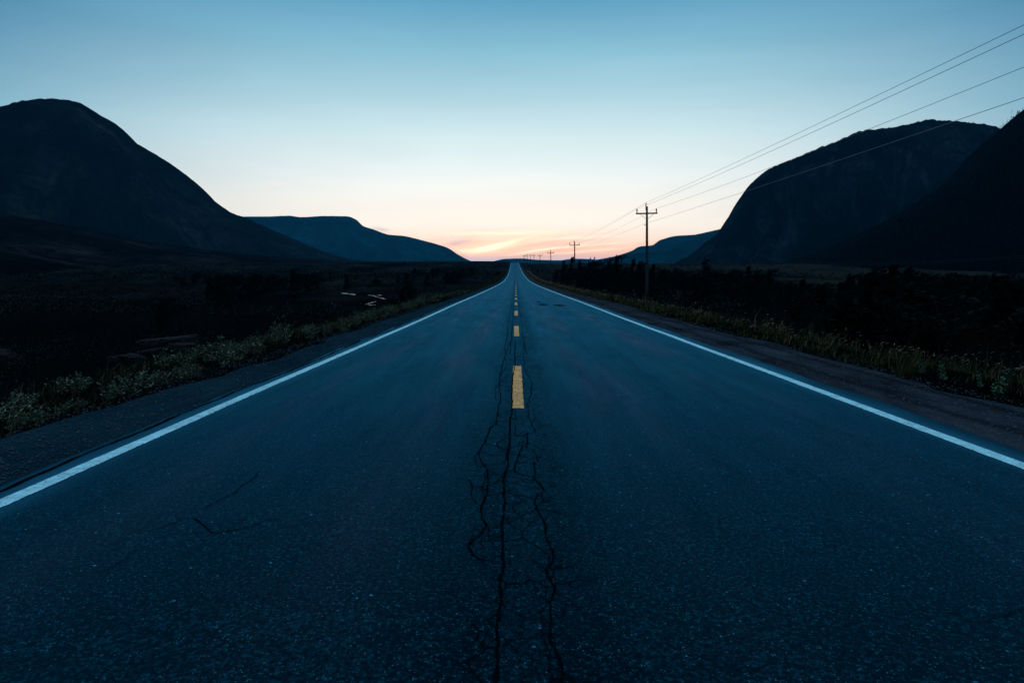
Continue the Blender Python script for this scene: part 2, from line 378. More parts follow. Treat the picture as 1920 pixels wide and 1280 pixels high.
# ------------------------------------------------------------------ numeric helpers
def hash2(i, j, seed):
    n = (i.astype(np.int64)*374761393 + j.astype(np.int64)*668265263 + seed*144665) & 0xffffffff
    n = ((n ^ (n >> 13))*1274126177) & 0xffffffff
    n = n ^ (n >> 16)
    return (n & 0xffff)/65535.0
def vnoise(x, y, seed=0):
    x = np.asarray(x, float); y = np.asarray(y, float)
    i = np.floor(x); j = np.floor(y); fx = x-i; fy = y-j
    fx = fx*fx*(3-2*fx); fy = fy*fy*(3-2*fy); i = i.astype(np.int64); j = j.astype(np.int64)
    a = hash2(i, j, seed); b = hash2(i+1, j, seed); c = hash2(i, j+1, seed); d = hash2(i+1, j+1, seed)
    return (a*(1-fx)+b*fx)*(1-fy)+(c*(1-fx)+d*fx)*fy
def fbm(x, y, oct=5, seed=0, gain=.5):
    r = 0; a = 1; t = 0
    for o in range(oct):
        r = r+a*vnoise(x*2**o, y*2**o, seed+o*17); t += a; a *= gain
    return r/t*2-1
def pchip(xs, ys):
    xs = np.array(xs, float); ys = np.array(ys, float); hh = np.diff(xs); dl = np.diff(ys)/hh
    d = np.zeros(len(xs)); d[0] = dl[0]; d[-1] = dl[-1]
    for k in range(1, len(xs)-1):
        if dl[k-1]*dl[k] > 0:
            w1 = 2*hh[k]+hh[k-1]; w2 = hh[k]+2*hh[k-1]; d[k] = (w1+w2)/(w1/dl[k-1]+w2/dl[k])
    def f(x):
        x = np.asarray(x, float); k = np.clip(np.searchsorted(xs, x)-1, 0, len(xs)-2); t = np.clip((x-xs[k])/hh[k], 0, 1)
        return ((2*t**3-3*t**2+1)*ys[k]+(t**3-2*t**2+t)*hh[k]*d[k]+(-2*t**3+3*t**2)*ys[k+1]+(t**3-t**2)*hh[k]*d[k+1])
    return f
sstep = lambda a, b, x: (lambda t: t*t*(3-2*t))(np.clip((x-a)/(b-a), 0, 1))

# road profile and alignment
road_z_s = pchip([-40, 0, 5, 8.8, 15.6, 24.7, 40, 49, 80, 114, 155, 215, 280, 380, 500, 620, 725, 800, 950, 1200, 8000],
                 [-1.2, -1.47, -1.55, -1.62, -1.76, -1.94, -2.20, -2.38, -2.95, -3.52, -4.12, -4.66, -4.72, -3.9, -1.95, .5, 2.45, 2.75, 1.0, -3, -6])
YR = np.concatenate([np.arange(-12, 60, .25), np.arange(60, 200, 1.0), np.arange(200, 960, 4.0)])
ZR = road_z_s(YR)
rz = lambda Y: np.interp(Y, YR, ZR)
cxf = pchip([-40, 0, 100, 215, 400, 725, 1200, 8000], [-.15, .03, .56, 1.14, 1.85, 2.4, 2.2, 2.0])
CXR = cxf(YR); cx = lambda Y: np.interp(Y, YR, CXR)
floor_l = pchip([-60, 30, 80, 200, 330, 500, 725, 1000, 2000, 4000, 8000], [-3.9, -4.0, -5.0, -5.4, -4.6, -1.5, 1.6, 3, 9, 22, 30])
floor_r = pchip([-60, 20, 73, 153, 313, 393, 553, 725, 1000, 2000, 4000, 8000], [-3.7, -3.9, -4.35, -5.4, -5.5, -4.5, -2.2, .2, -.6, -1, 12, 26])
PONDS = [(-24, 104, 13, -5.15), (17.6, 49, 4, -4.42)]
def ground(X, Y):
    X = np.asarray(X, float); Y = np.asarray(Y, float)
    o = X-cxf(Y); a = np.abs(o)
    s = sstep(-12, 12, o)
    fl = floor_l(Y)*(1-s)+floor_r(Y)*s
    amp = np.clip(a/60, .25, 1.0)*np.clip(Y/200, .3, 2.5)
    n = fbm(X/26, Y/40, 5, 3)*1.2*amp + fbm(X/5, Y/6, 3, 9)*.22
    fl = fl+n
    for (px_, py_, r_, z_) in PONDS:
        k_ = sstep(.8, 1.6, np.hypot(X-px_, (Y-py_)*.5)/r_); fl = fl*k_+(z_+n*.08)*(1-k_)
    e0 = np.where(o < 0, 6.3, 7.4); e1 = np.where(o < 0, 11.5, 12.5)
    b = sstep(0, 1, (a-e0)/(e1-e0))
    top = road_z_s(Y)-.10+fbm(X/1.3, Y/2.1, 3, 21)*.05*sstep(4.6, 5.6, a)-.05*sstep(5, 7, a)
    k = sstep(900, 1200, Y)
    return top*(1-b)*(1-k)+fl*(1-(1-b)*(1-k))
def at_px(px, py, D): return np.array([(px-960)/FPX*D, D, (HY-py)/FPX*D])
# distance along the road for a picture row
_D = np.linspace(1.2, 300, 6000); _ROW = HY-FPX*rz(_D)/_D
def D_of_row(y): return float(np.interp(-y, -_ROW, _D))

def grid_obj(name, X, Y, Z, mat, uv=None, parent=None, smooth=True):
    n, m_ = X.shape
    V = np.stack([X, Y, Z], -1).reshape(-1, 3)
    i = np.arange(n-1)[:, None]*m_+np.arange(m_-1)[None, :]
    F = np.stack([i, i+1, i+m_+1, i+m_], -1).reshape(-1, 4)
    return mesh_obj(name, V, F, mat, parent, smooth, uv)

# ------------------------------------------------------------------ ground sheet
gy = np.concatenate([np.arange(-60, 0, 4), np.arange(0, 60, .6), 60*1.022**np.arange(0, 221)]); gy = gy[gy < 7200]
q = np.concatenate([np.arange(0, 16, .4), 16*1.06**np.arange(0, 99)]); q = q[q < 5100]
gx = np.concatenate([-q[:0:-1], q])
GX, GY = np.meshgrid(gx, gy)
GX = GX+cxf(GY)*(np.abs(GX) < 60)
o = grid_obj('ground', GX, GY, ground(GX, GY), M['ground'])
tag(o, 'dark peaty valley floor on both sides of the road', None, None, 'structure')

# ------------------------------------------------------------------ road
LW, RW = -3.35, 3.90            # painted edge lines, offsets from the centre dashes
edgeL = lambda Y: LW-.30+fbm(Y/1.1, Y*0, 4, 31)*.07
edgeR = lambda Y: RW+.36+fbm(Y/1.4, Y*0, 4, 37)*.08
offs = np.linspace(0, 1, 15)
R_X = []; R_O = []
for yv, c_ in zip(YR, CXR):
    l, r = float(edgeL(np.array(yv))), float(edgeR(np.array(yv)))
    oo = l+(r-l)*offs; R_O.append(oo); R_X.append(c_+oo)
R_X = np.array(R_X); R_O = np.array(R_O)
R_Y = np.repeat(YR[:, None], 15, 1); R_Z = np.repeat(ZR[:, None], 15, 1)
# skirts: the asphalt edge drops onto the gravel
R_X = np.concatenate([R_X[:, :1]-.02, R_X, R_X[:, -1:]+.02], 1); R_O = np.concatenate([R_O[:, :1]-.02, R_O, R_O[:, -1:]+.02], 1)
R_Y = np.concatenate([R_Y[:, :1], R_Y, R_Y[:, :1]], 1); R_Z = np.concatenate([R_Z[:, :1]-.12, R_Z, R_Z[:, :1]-.12], 1)
road = grid_obj('road', R_X, R_Y, R_Z, M['asphalt'], uv=np.stack([R_O, R_Y], -1).reshape(-1, 2))
tag(road, 'cracked two-lane asphalt road running straight to the horizon', None, None, 'structure')

def strip(name, o0, o1, y0, y1, step, mat, zoff, rag, parent, seed, endrag=0):
    n = max(3, int((y1-y0)/step)); Y = np.linspace(y0, y1, n)
    a = o0+fbm(Y*14, Y*0+seed, 4, seed)*rag; b = o1+fbm(Y*14, Y*0+seed+5, 4, seed+7)*rag
    X = np.stack([cx(Y)+a, cx(Y)+(a*2+b)/3, cx(Y)+(a+b*2)/3, cx(Y)+b], 1); YY = np.repeat(Y[:, None], 4, 1)
    if endrag:
        YY[0] += rng.uniform(-endrag, endrag, 4); YY[-1] += rng.uniform(-endrag, endrag, 4)
    ZZ = rz(YY)+zoff+np.clip(YY-100, 0, 600)*2e-5
    return grid_obj(name, X, YY, ZZ, mat, parent=parent, smooth=False)
def longline(name, off, wd, parent, seed, label):
    segs = [(-6, 20, .03), (20, 60, .12), (60, 940, 1.0)]
    Y = np.concatenate([np.arange(a, b, s_) for a, b, s_ in segs])
    rg = np.interp(Y, [0, 30, 60], [.009, .008, 0])
    chip = np.clip(fbm(Y*9, Y*0, 3, seed+3)-.4, 0, 1)*.06*np.interp(Y, [0, 60], [1, 0])
    sgn = 1 if off < 0 else -1
    a = off-sgn*wd/2+fbm(Y*25, Y*0+seed, 4, seed)*rg*.6
    b = off+sgn*wd/2+fbm(Y*25, Y*0+seed+5, 4, seed+7)*rg-sgn*chip
    wv_ = fbm(Y/4.5, Y*0, 3, seed+19)*.022; a = a+wv_; b = b+wv_
    X = np.stack([cx(Y)+a, cx(Y)+b], 1); YY = np.repeat(Y[:, None], 2, 1)
    o = grid_obj(name, X, YY, rz(YY)+.004+np.clip(YY-100, 0, 600)*3e-5, M['white'], parent=parent, smooth=False)
    o['label'] = label
    return o
longline('edge_line', LW, .130, road, 41, 'white edge line along the left side of the road')
longline('edge_line', RW, .138, road, 53, 'white edge line along the right side of the road')
k = 0; y0 = 7.6
while y0 < 130:
    strip('lane_dash', -.066, .066, y0, y0+3.7, .05 if y0 < 40 else .3, M['yellow'], .0045, .010 if y0 < 40 else .003, road, 60+k, .03)
    y0 += 9.6; k += 1
o = strip('centre_line', .02, .12, 133, 720, 2.0, M['faded'], .01, 0, road, 3); o['label'] = 'faded centre line on the far part of the road'

# cracks traced on the pavement: rows are picture positions turned into road positions
C0 = lambda pts: [(780+a/2, 640+b/2) for a, b in pts]
CR = [
 (C0([(372,0),(370,40),(372,90),(362,130),(360,190),(360,255),(352,300),(352,360),(345,410),(345,450),(335,490),(330,560),(328,640),(325,720),(325,800),(328,850),(318,900),(318,960),(312,1040),(305,1110),(303,1170),(300,1280),(296,1500)]), 1.5),
 (C0([(350,0),(340,40),(325,80),(315,130),(312,180),(318,220),(305,270),(300,310),(275,330),(262,370),(238,410),(240,440),(265,475),(270,520),(270,570),(245,620),(245,660),(262,690),(240,730),(215,745),(195,770),(210,800),(240,820),(290,828),(322,832)]), 1.0),
 (C0([(270,540),(240,545),(210,545),(195,515)]), .6), (C0([(210,545),(210,590),(230,612),(250,615),(270,590)]), .6),
 (C0([(300,310),(320,320),(352,325)]), .6), (C0([(262,355),(300,365),(330,365),(305,385)]), .55),
 (C0([(240,455),(280,465),(320,460),(345,440),(338,410),(310,400),(305,380)]), .6),
 (C0([(240,730),(215,725),(205,745),(195,770)]), .5), (C0([(238,410),(220,430),(230,470),(265,475)]), .4),
 (C0([(405,0),(403,60),(410,110),(432,150),(432,200),(418,230),(420,260),(430,300),(450,340)]), .6),
 (C0([(418,340),(415,400),(400,390),(385,430),(372,460),(372,490),(400,500),(440,510),(470,540),(485,565)]), .9),
 (C0([(415,400),(440,410),(455,430),(462,455)]), .5), (C0([(440,450),(445,490),(445,520)]), .7),
 (C0([(460,570),(445,600),(450,630),(468,660),(485,690),(488,730),(500,770),(515,800),(510,830),(485,855),(490,880),(512,910),(512,950),(498,980),(505,1040),(505,1100),(520,1150),(538,1200),(548,1280),(560,1400)]), 1.0),
 (C0([(468,660),(450,672),(430,680),(410,700),(400,715)]), .5), (C0([(375,310),(375,360),(390,350),(418,330)]), .5),
 (C0([(345,120),(320,150),(300,170),(298,215),(318,222)]), .5), (C0([(500,880),(485,860),(478,850)]), .4),
 (C0([(352,300),(375,290),(372,255)]), .5), (C0([(330,60),(345,85),(330,110),(318,130)]), .5),
 ([(275,1000),(300,990),(335,977)], .45), ([(178,1078),(205,1065),(240,1045),(262,1028)], .35), ([(360,971),(370,976),(385,988),(400,1000),(440,994),(480,984),(500,977),(540,972)], .75),
 ([(385,955),(405,942),(440,925),(455,910),(470,902),(488,884)], .65), ([(350,990),(385,1018),(372,1022)], .15),
 ([(540,915),(560,919),(590,917)], .15),
 ([(1345,968),(1352,985),(1362,1002)], .15), ([(1815,1168),(1850,1166),(1885,1158),(1905,1146),(1950,1140)], .3), ([(1290,930),(1310,948),(1318,960)], .1),
]
cm_V = []; cm_F = []
def crack_line(P, wd, jit, step, seed):
    """P: road positions (X, Y)"""
    rs = random.Random(seed); pts = []
    for (a, b), (c, d) in zip(P[:-1], P[1:]):
        L = math.hypot(c-a, d-b); n = max(1, int(L/step))
        for i in range(n):
            t = i/n; j = jit*(0 if i == 0 else 1)
            lf = min(1, 4*t*(1-t))*(.020*float(fbm(np.array((a+(c-a)*t)*9+(b+(d-b)*t)*6), np.array(seed*7.7), 3, 8)))
            pts.append((a+(c-a)*t+rs.uniform(-j, j)*.6+lf, b+(d-b)*t+rs.uniform(-j, j)*.6))
    pts.append(P[-1]); b0 = len(cm_V)
    for i, (x, y) in enumerate(pts):
        x0, y0_ = pts[max(0, i-1)]; x1, y1_ = pts[min(len(pts)-1, i+1)]
        L = math.hypot(x1-x0, y1_-y0_)+1e-6; nx, ny = -(y1_-y0_)/L, (x1-x0)/L
        e = min(1, (i+.8)/3, (len(pts)-1-i+.8)/3)
        w_ = wd*(.45+.75*float(vnoise(i*.35, seed*3.1, 5)))*rs.uniform(.75, 1.15)*e/2
        z = float(rz(y))+.0062+seed % 7*1e-4
        cm_V.append((x+nx*w_, y+ny*w_, z)); cm_V.append((x-nx*w_*rs.uniform(.5, 1.3), y-ny*w_, z))
        if i: cm_F.append((b0+2*i-2, b0+2*i-1, b0+2*i+1, b0+2*i))
for s_, (pp, wt) in enumerate(CR):
    P = []
    for (a, b) in pp:
        D = D_of_row(b) if b < 1490 else 1.9
        P.append(((a-960)/FPX*D, D))
    crack_line(P, .0115*wt+.0015, .0045, .016, s_+1)
# the same cracks carried on along the centre further away, the ragged edge crack and a cross seam
for s_, (o_, y_a, y_b, wt, wob) in enumerate([(-.13, 13.0, 80, .016, .03), (-.24, 13.2, 50, .014, .05), (.17, 13, 46, .012, .03), (-.12, 80, 330, .05, .03)]):
    ys = np.arange(y_a, y_b, .5 if y_b < 100 else 4); P = [(float(cx(y))+o_+wob*float(fbm(np.array(y/1.5), np.array(s_*9.), 3, 4)), float(y)) for y in ys]
    crack_line(P, wt, .010, .06 if y_b < 100 else 3, 40+s_)
for s_, off_, in enumerate([-3.58]):
    ys = np.arange(3.6, 60, .3); P = [(float(cx(y))+off_+.06*float(fbm(np.array(y/1.1), np.array(2.), 3, 5)), float(y)) for y in ys]
    crack_line(P, .035, .012, .08, 50+s_)
def rowpt(px, py): D = D_of_row(py); return ((px-960)/FPX*D, D)
crack_line([rowpt(878, 562.5), rowpt(905, 563), rowpt(930, 562.6), rowpt(958, 563.2)], .20, .03, .4, 60)
crack_line([rowpt(1078, 592), rowpt(1140, 598)], .05, .02, .3, 61)
rc = random.Random(12)
near_pl = []
for pp, wt in CR[:14]:
    near_pl.append([(((a-960)/FPX*D_of_row(b) if b < 1490 else 0), D_of_row(b) if b < 1490 else 1.9) for a, b in pp])
for i in range(52):
    pl = rc.choice([near_pl[0], near_pl[1], near_pl[1], near_pl[9], near_pl[10], near_pl[13]])
    j = rc.randrange(len(pl)-1); t = rc.random(); x = pl[j][0]*(1-t)+pl[j+1][0]*t; y = pl[j][1]*(1-t)+pl[j+1][1]*t
    if y < 3.9 and rc.random() < .85: continue
    a = rc.choice([0, math.pi])+rc.uniform(-1.1, 1.1); L = rc.uniform(.05, .26)*(1+.09*y); n_ = 5; P = [(x, y)]
    for k in range(n_):
        a += rc.uniform(-.55, .55); x += math.cos(a)*L/n_; y += math.sin(a)*L/n_*1.5; P.append((x, y))
    crack_line(P, rc.uniform(.0035, .008), .004, .016, 100+i)
o = mesh_obj('crack', cm_V, cm_F, M['crack'], road); o['label'] = 'branching black cracks in the asphalt beside the centre dashes'
# oil stains
for (px_, py_, rx_, ry_) in ((1018, 571, .32, 1.3), (1048, 572.5, .34, 1.1), (1010, 566, .15, .8)):
    x_, y_ = rowpt(px_, py_); n_ = 26; V_ = [(x_, y_, float(rz(y_))+.003)]
    for i in range(n_):
        t = 2*math.pi*i/n_; r_ = rng.uniform(.55, 1.15)
        V_.append((x_+math.cos(t)*rx_*r_, y_+math.sin(t)*ry_*r_, float(rz(y_+math.sin(t)*ry_*r_))+.003))
    st_o = mesh_obj('stain', V_, [(0, 1+i, 1+(i+1) % n_) for i in range(n_)], mat_flat('stain_dark', (.003, .016, .026), (.004, .022, .034), 8, rough=1, spec=0), road)

# ------------------------------------------------------------------ gravel shoulders
def shoulder(name, o_in, o_out, mat, seed, label):
    n = 12; t = np.linspace(0, 1, n); X = []; Z = []; O = []
    for yv, c_, z_ in zip(YR, CXR, ZR):
        out = o_out+np.sign(o_out)*float(fbm(np.array(yv/2.3), np.array(1.), 4, seed))*.35
        oo = o_in+(out-o_in)*t; O.append(oo); X.append(c_+oo)
        Z.append(z_-.028-.012*t+float(0)-np.clip(t-.8, 0, 1)*.45)
    X = np.array(X); Y = np.repeat(YR[:, None], n, 1); Z = np.array(Z)
    Z = Z+fbm(X*2.2, Y*1.3, 4, seed+3)*.016*(t[None, :] > .05)
    ob = grid_obj(name, X, Y, Z, mat, uv=np.stack([np.array(O), Y], -1).reshape(-1, 2))
    return tag(ob, label, None, None, 'structure')
shoulder('gravel_shoulder', LW-.15, LW-1.55, M['gravel_l'], 71, 'blue grey gravel shoulder left of the road')
shoulder('gravel_shoulder', RW+.2, RW+2.25, M['gravel_r'], 83, 'brown gravel shoulder with tyre ruts right of the road')

# loose stones on the shoulders (uncountable)
def stones(n, lo, hi, ymax, smin, smax, seed):
    r = np.random.default_rng(seed); base = np.array([(1, 0, 0), (-1, 0, 0), (0, 1, 0), (0, -1, 0), (0, 0, 1), (0, 0, -1)], float)
    F0 = np.array([(0, 2, 4), (2, 1, 4), (1, 3, 4), (3, 0, 4), (2, 0, 5), (1, 2, 5), (3, 1, 5), (0, 3, 5)])
    Y = 2.5+(ymax-2.5)*r.random(n)**1.8; O = r.uniform(lo, hi, n); X = cx(Y)+O; Z = rz(Y)-.03
    S = smin+(smax-smin)*r.random(n)**4
    V = base[None]*S[:, None, None]*r.uniform(.5, 1.2, (n, 6, 3))*np.array([1, 1, .6])
    V = V+np.stack([X, Y, Z], -1)[:, None, :]
    F = F0[None]+(np.arange(n)*6)[:, None, None]
    return V.reshape(-1, 3), F.reshape(-1, 3)
V_, F_ = stones(14000, LW-1.6, LW-.36, 40, .005, .024, 5); V2, F2 = stones(14000, RW+.42, RW+2.1, 40, .004, .028, 6)
o = mesh_obj('loose_stones', np.concatenate([V_, V2]), np.concatenate([F_, F2+len(V_)]), M['stone'])
tag(o, 'loose pale pebbles scattered over both gravel shoulders', 'stones', None, 'stuff')

# ------------------------------------------------------------------ mountains and hills
def mountain(name, sil, front, ridge, back, mat, label, seed, c=1.4, nt=260, ns=60, gul=.05, rag=.0, zb=-12, kind='structure'):
    sil = np.array(sil, float)
    px = np.linspace(sil[0, 0], sil[-1, 0], nt)
    py = pchip(sil[:, 0], sil[:, 1])(px)
    fi = lambda tab, x: np.interp(x, [a for a, b in tab], [b for a, b in tab]) if isinstance(tab, (list, tuple)) else x*0+tab
    Yf = fi(front, px); Yr = fi(ridge, px); Yb = fi(back, px)
    py = py+fbm(px/14, px*0, 4, seed)*rag*1.4+fbm(px/3.5, px*0, 3, seed+2)*rag*.8
    t = (px-960)/FPX; zr = (HY-py)/FPX*Yr
    s1 = np.linspace(0, 1, ns); s2 = np.linspace(0, 1, 24)[1:]
    X = []; Y = []; Z = []; UV = []
    for s in s1:
        P = s*(c-(c-1)*s); y = Yf+(Yr-Yf)*s; mask = 4*s*(1-s)
        g = fbm(t*Yr/60, s*3+t*0, 5, seed+5)*gul+fbm(t*y/22, y/30, 4, seed+9)*gul*.35
        UV.append(np.stack([t*Yr, s*1.3*(Yr-Yf)+t*0], -1))
        Y.append(y); X.append(t*y); Z.append(zb+(zr-zb)*P*(1+g*mask)+fbm(t*y/9, y/9, 3, seed+11)*1.2*mask)
    for s in s2:
        UV.append(np.stack([t*Yr, (1+s)*1.3*(Yr-Yf)], -1))
        y = Yr+(Yb-Yr)*s; Y.append(y); X.append(t*Yr*(1+.12*s)); Z.append(zb+(zr-zb)*(1-s*s*(3-2*s)))
    return tag(grid_obj(name, np.array(X), np.array(Y), np.array(Z), mat, uv=np.array(UV).reshape(-1, 2)), label, None, None, kind)

mountain('mountain', [(-330,330),(-200,262),(-100,222),(0,200),(20,195),(60,187),(90,185),(125,188),(150,193),(175,210),(205,225),(235,256),(260,272),(300,296),(345,328),(385,368),(430,397),(460,408),(500,427),(560,452),(610,472),(650,484),(700,491),(760,500)],
         [(-330,800),(0,900),(300,1200),(700,2000)], [(-330,1500),(0,1550),(150,1600),(400,1950),(600,2500),(760,3000)], [(-330,2300),(150,2500),(500,2900),(760,3500)],
         M['mount_l'], 'tall dark mountain sloping down from the left edge', 101, nt=420, ns=90, rag=1.1, gul=.12)
mountain('foothill', [(-400,395),(-150,398),(0,402),(60,410),(130,424),(200,438),(300,456),(400,470),(520,482),(640,489),(720,498)],
         [(-400,420),(0,480),(400,650),(720,900)], [(-400,700),(0,760),(400,1000),(720,1400)], [(-400,1000),(0,1150),(400,1400),(720,1700)],
         M['foot'], 'brownish foothill below the left mountain', 131, nt=300, ns=60, rag=.5, gul=.04, zb=-9)
mountain('foothill', [(-420,440),(-100,452),(0,470),(80,482),(150,494),(220,502)],
         [(-420,200),(220,330)], [(-420,380),(220,520)], [(-420,560),(220,700)],
         M['foot'], 'low heathy rise at the left edge of the valley floor', 137, nt=160, ns=40, rag=.5, gul=.04, zb=-9)
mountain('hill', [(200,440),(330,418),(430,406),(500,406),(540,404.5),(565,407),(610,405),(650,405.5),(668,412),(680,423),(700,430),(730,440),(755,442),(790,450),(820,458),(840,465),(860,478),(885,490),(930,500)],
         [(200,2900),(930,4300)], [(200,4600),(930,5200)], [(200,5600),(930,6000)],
         M['hazed_hill'], 'flat-topped blue hill behind the left mountain', 151, nt=300, ns=60, rag=.15, gul=.05)
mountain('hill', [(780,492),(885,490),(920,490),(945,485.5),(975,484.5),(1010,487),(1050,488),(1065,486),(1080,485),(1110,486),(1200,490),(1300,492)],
         5600, 6300, 6800, M['hazed_hill'], 'lowest blue hill where the road meets the horizon', 157, nt=200, ns=30, rag=.1, gul=.03)
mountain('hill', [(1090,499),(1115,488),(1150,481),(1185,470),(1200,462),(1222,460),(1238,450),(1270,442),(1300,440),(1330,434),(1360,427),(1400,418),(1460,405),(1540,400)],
         [(1090,4300),(1540,3600)], [(1090,5300),(1540,4600)], [(1090,5900),(1540,5600)], M['hazed_hill'], 'pale blue hill stepping up toward the right mountain', 163, nt=240, ns=50, rag=.2, gul=.04)
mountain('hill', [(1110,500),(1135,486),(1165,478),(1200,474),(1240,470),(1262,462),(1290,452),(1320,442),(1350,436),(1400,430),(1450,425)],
         [(1110,2900),(1450,2500)], [(1110,3600),(1450,3300)], [(1110,4200),(1450,4000)], M['hazed_hill'], 'darker hill in front of the pale blue hill', 167, nt=200, ns=50, rag=.25, gul=.04)
mountain('mountain', [(1272,500),(1292,489),(1329,459),(1348,441),(1367,424.6),(1385.6,400),(1396,380),(1403,372),(1409,364),(1410.5,352),(1415,345),(1422,333),(1434,323),(1457,311),(1507.5,290.5),(1556,270),(1589,256),(1625,244),(1674,240),(1686,236),(1727,229),(1749,224),(1780,226),(1808,228),(1849,234),(1881,240.5),(1960,262),(2100,330),(2250,420)],
         [(1272,1450),(1420,1150),(2250,900)], [(1272,1700),(1420,1650),(1750,1850),(2250,1900)], [(1272,2300),(1750,2700),(2250,2800)],
         M['mount_r'], 'massive dome-shaped mountain with a cliff on its left end', 181, nt=420, ns=90, rag=1.9, gul=.12)
mountain('hillside', [(1480,500),(1560,470),(1640,430),(1720,385),(1768,353),(1808,325),(1837,297),(1865,260),(1885,242),(1902,227.5),(1920,211),(1980,165),(2060,130),(2250,120)],
         [(1480,640),(1800,430),(2250,300)], [(1480,800),(1800,820),(2250,800)], [(1480,1100),(2250,1300)],
         M['forest_hill'], 'black wooded hillside rising at the right edge', 191, nt=260, ns=70, rag=.8, gul=.05, zb=-9)
_hill = bpy.data.objects['hillside'].data
_hv = np.zeros(len(_hill.vertices)*3, dtype=np.float32); _hill.vertices.foreach_get('co', _hv); _hv = _hv.reshape(-1, 3)

# ------------------------------------------------------------------ leaf cloud helper
def quads(C, N, S, asp, r):
    """leaf quads: centres C, size S, random orientation biased by N (long axis)"""
    n = len(C); A = N/np.linalg.norm(N, axis=1, keepdims=True); B = np.cross(A, r.normal(size=(n, 3)))
    B /= np.linalg.norm(B, axis=1, keepdims=True)+1e-9
    L = A*S[:, None]; Wd = B*(S*asp)[:, None]
    V = np.stack([C-L, C+Wd-L*.1, C+L, C-Wd-L*.1], 1)
    F = np.arange(n*4).reshape(n, 4)
    return V.reshape(-1, 3), F

# wind-bent spruces ---------------------------------------------------------
def make_spruce(seed, H, R, lean, bare=0.0, nb=70, flag=.5):
    r = np.random.default_rng(seed); root = empty('spruce_tree')
    def axis(t): return np.array([lean*H*t**1.8, .06*H*math.sin(t*4+seed), H*t])
    mb = MB(); ts = np.linspace(0, 1, 9); mb.tube([tuple(axis(t)-np.array([0, 0, .4*(t == 0)])) for t in ts], [max(.010, .03*H*(1-t)*.5+.006) for t in ts], 6)
    Cs = []; Ns = []; Ss = []
    for i in range(nb):
        t = .06+.93*r.random()**.85
        a = r.uniform(0, 2*math.pi); d = np.array([math.cos(a), math.sin(a), r.uniform(-.05, .45)])
        L = R*((1-t)**.75*(.6+.4*math.sin(7*t+seed))+.12)*r.uniform(.55, 1.25)
        L *= 1+flag*math.cos(a)
        if bare and t > 1-bare and r.random() < .75: continue
        p0 = axis(t); d[0] += .45*flag*2*.6
        n = int(5+L*15)
        s = r.random(n)**.7
        c = p0[None]+d[None]*(s*L)[:, None]+np.array([.15, 0, .18])[None]*(s**2*L)[:, None]+r.normal(size=(n, 3))*.05*(1+L*.5)
        Cs.append(c); Ns.append(np.repeat(d[None], n, 0)+r.normal(size=(n, 3))*.55+np.array([.2, 0, .35])); Ss.append(r.uniform(.05, .14, n)*(1+.12*H))
        if i % 3 == 0: mb.tube([tuple(p0), tuple(p0+d*L*.8)], [.014, .005], 4, False)
    V, F = quads(np.concatenate(Cs), np.concatenate(Ns), np.concatenate(Ss), .42, r)
    mb.build('trunk', M['bark'], root); mesh_obj('crown', V, F, M['spruce'], root)
    root['category'] = 'tree'
    return root
SPR = [make_spruce(11, 4.0, 1.7, .10), make_spruce(12, 4.0, 1.4, .18, nb=80), make_spruce(13, 4.0, 2.0, .05, nb=90, flag=.7),
       make_spruce(14, 4.0, .95, .10, .12, nb=75, flag=.6), make_spruce(15, 4.0, 1.2, .22, .2, nb=65, flag=.9), make_spruce(16, 4.0, 2.4, .12, nb=110, flag=.4)]
used = set(); r2 = random.Random(99)
def put(protos, k, x, y, H, label, group, wide=1.0, Hp=4.0, sink=.15, rot=.4):
    p0 = protos[k]
    if (id(protos), k) in used: o = copy_tree(p0)
    else: o = p0; used.add((id(protos), k))
    o.location = (x, y, float(ground(x, y))-sink); s = H/Hp
    o.scale = (s*wide, s*wide, s); o.rotation_euler = (0, 0, r2.uniform(-rot, rot))
    o['label'] = label; o['group'] = group
    return o
GT = 'spruces in the thicket right of the road'
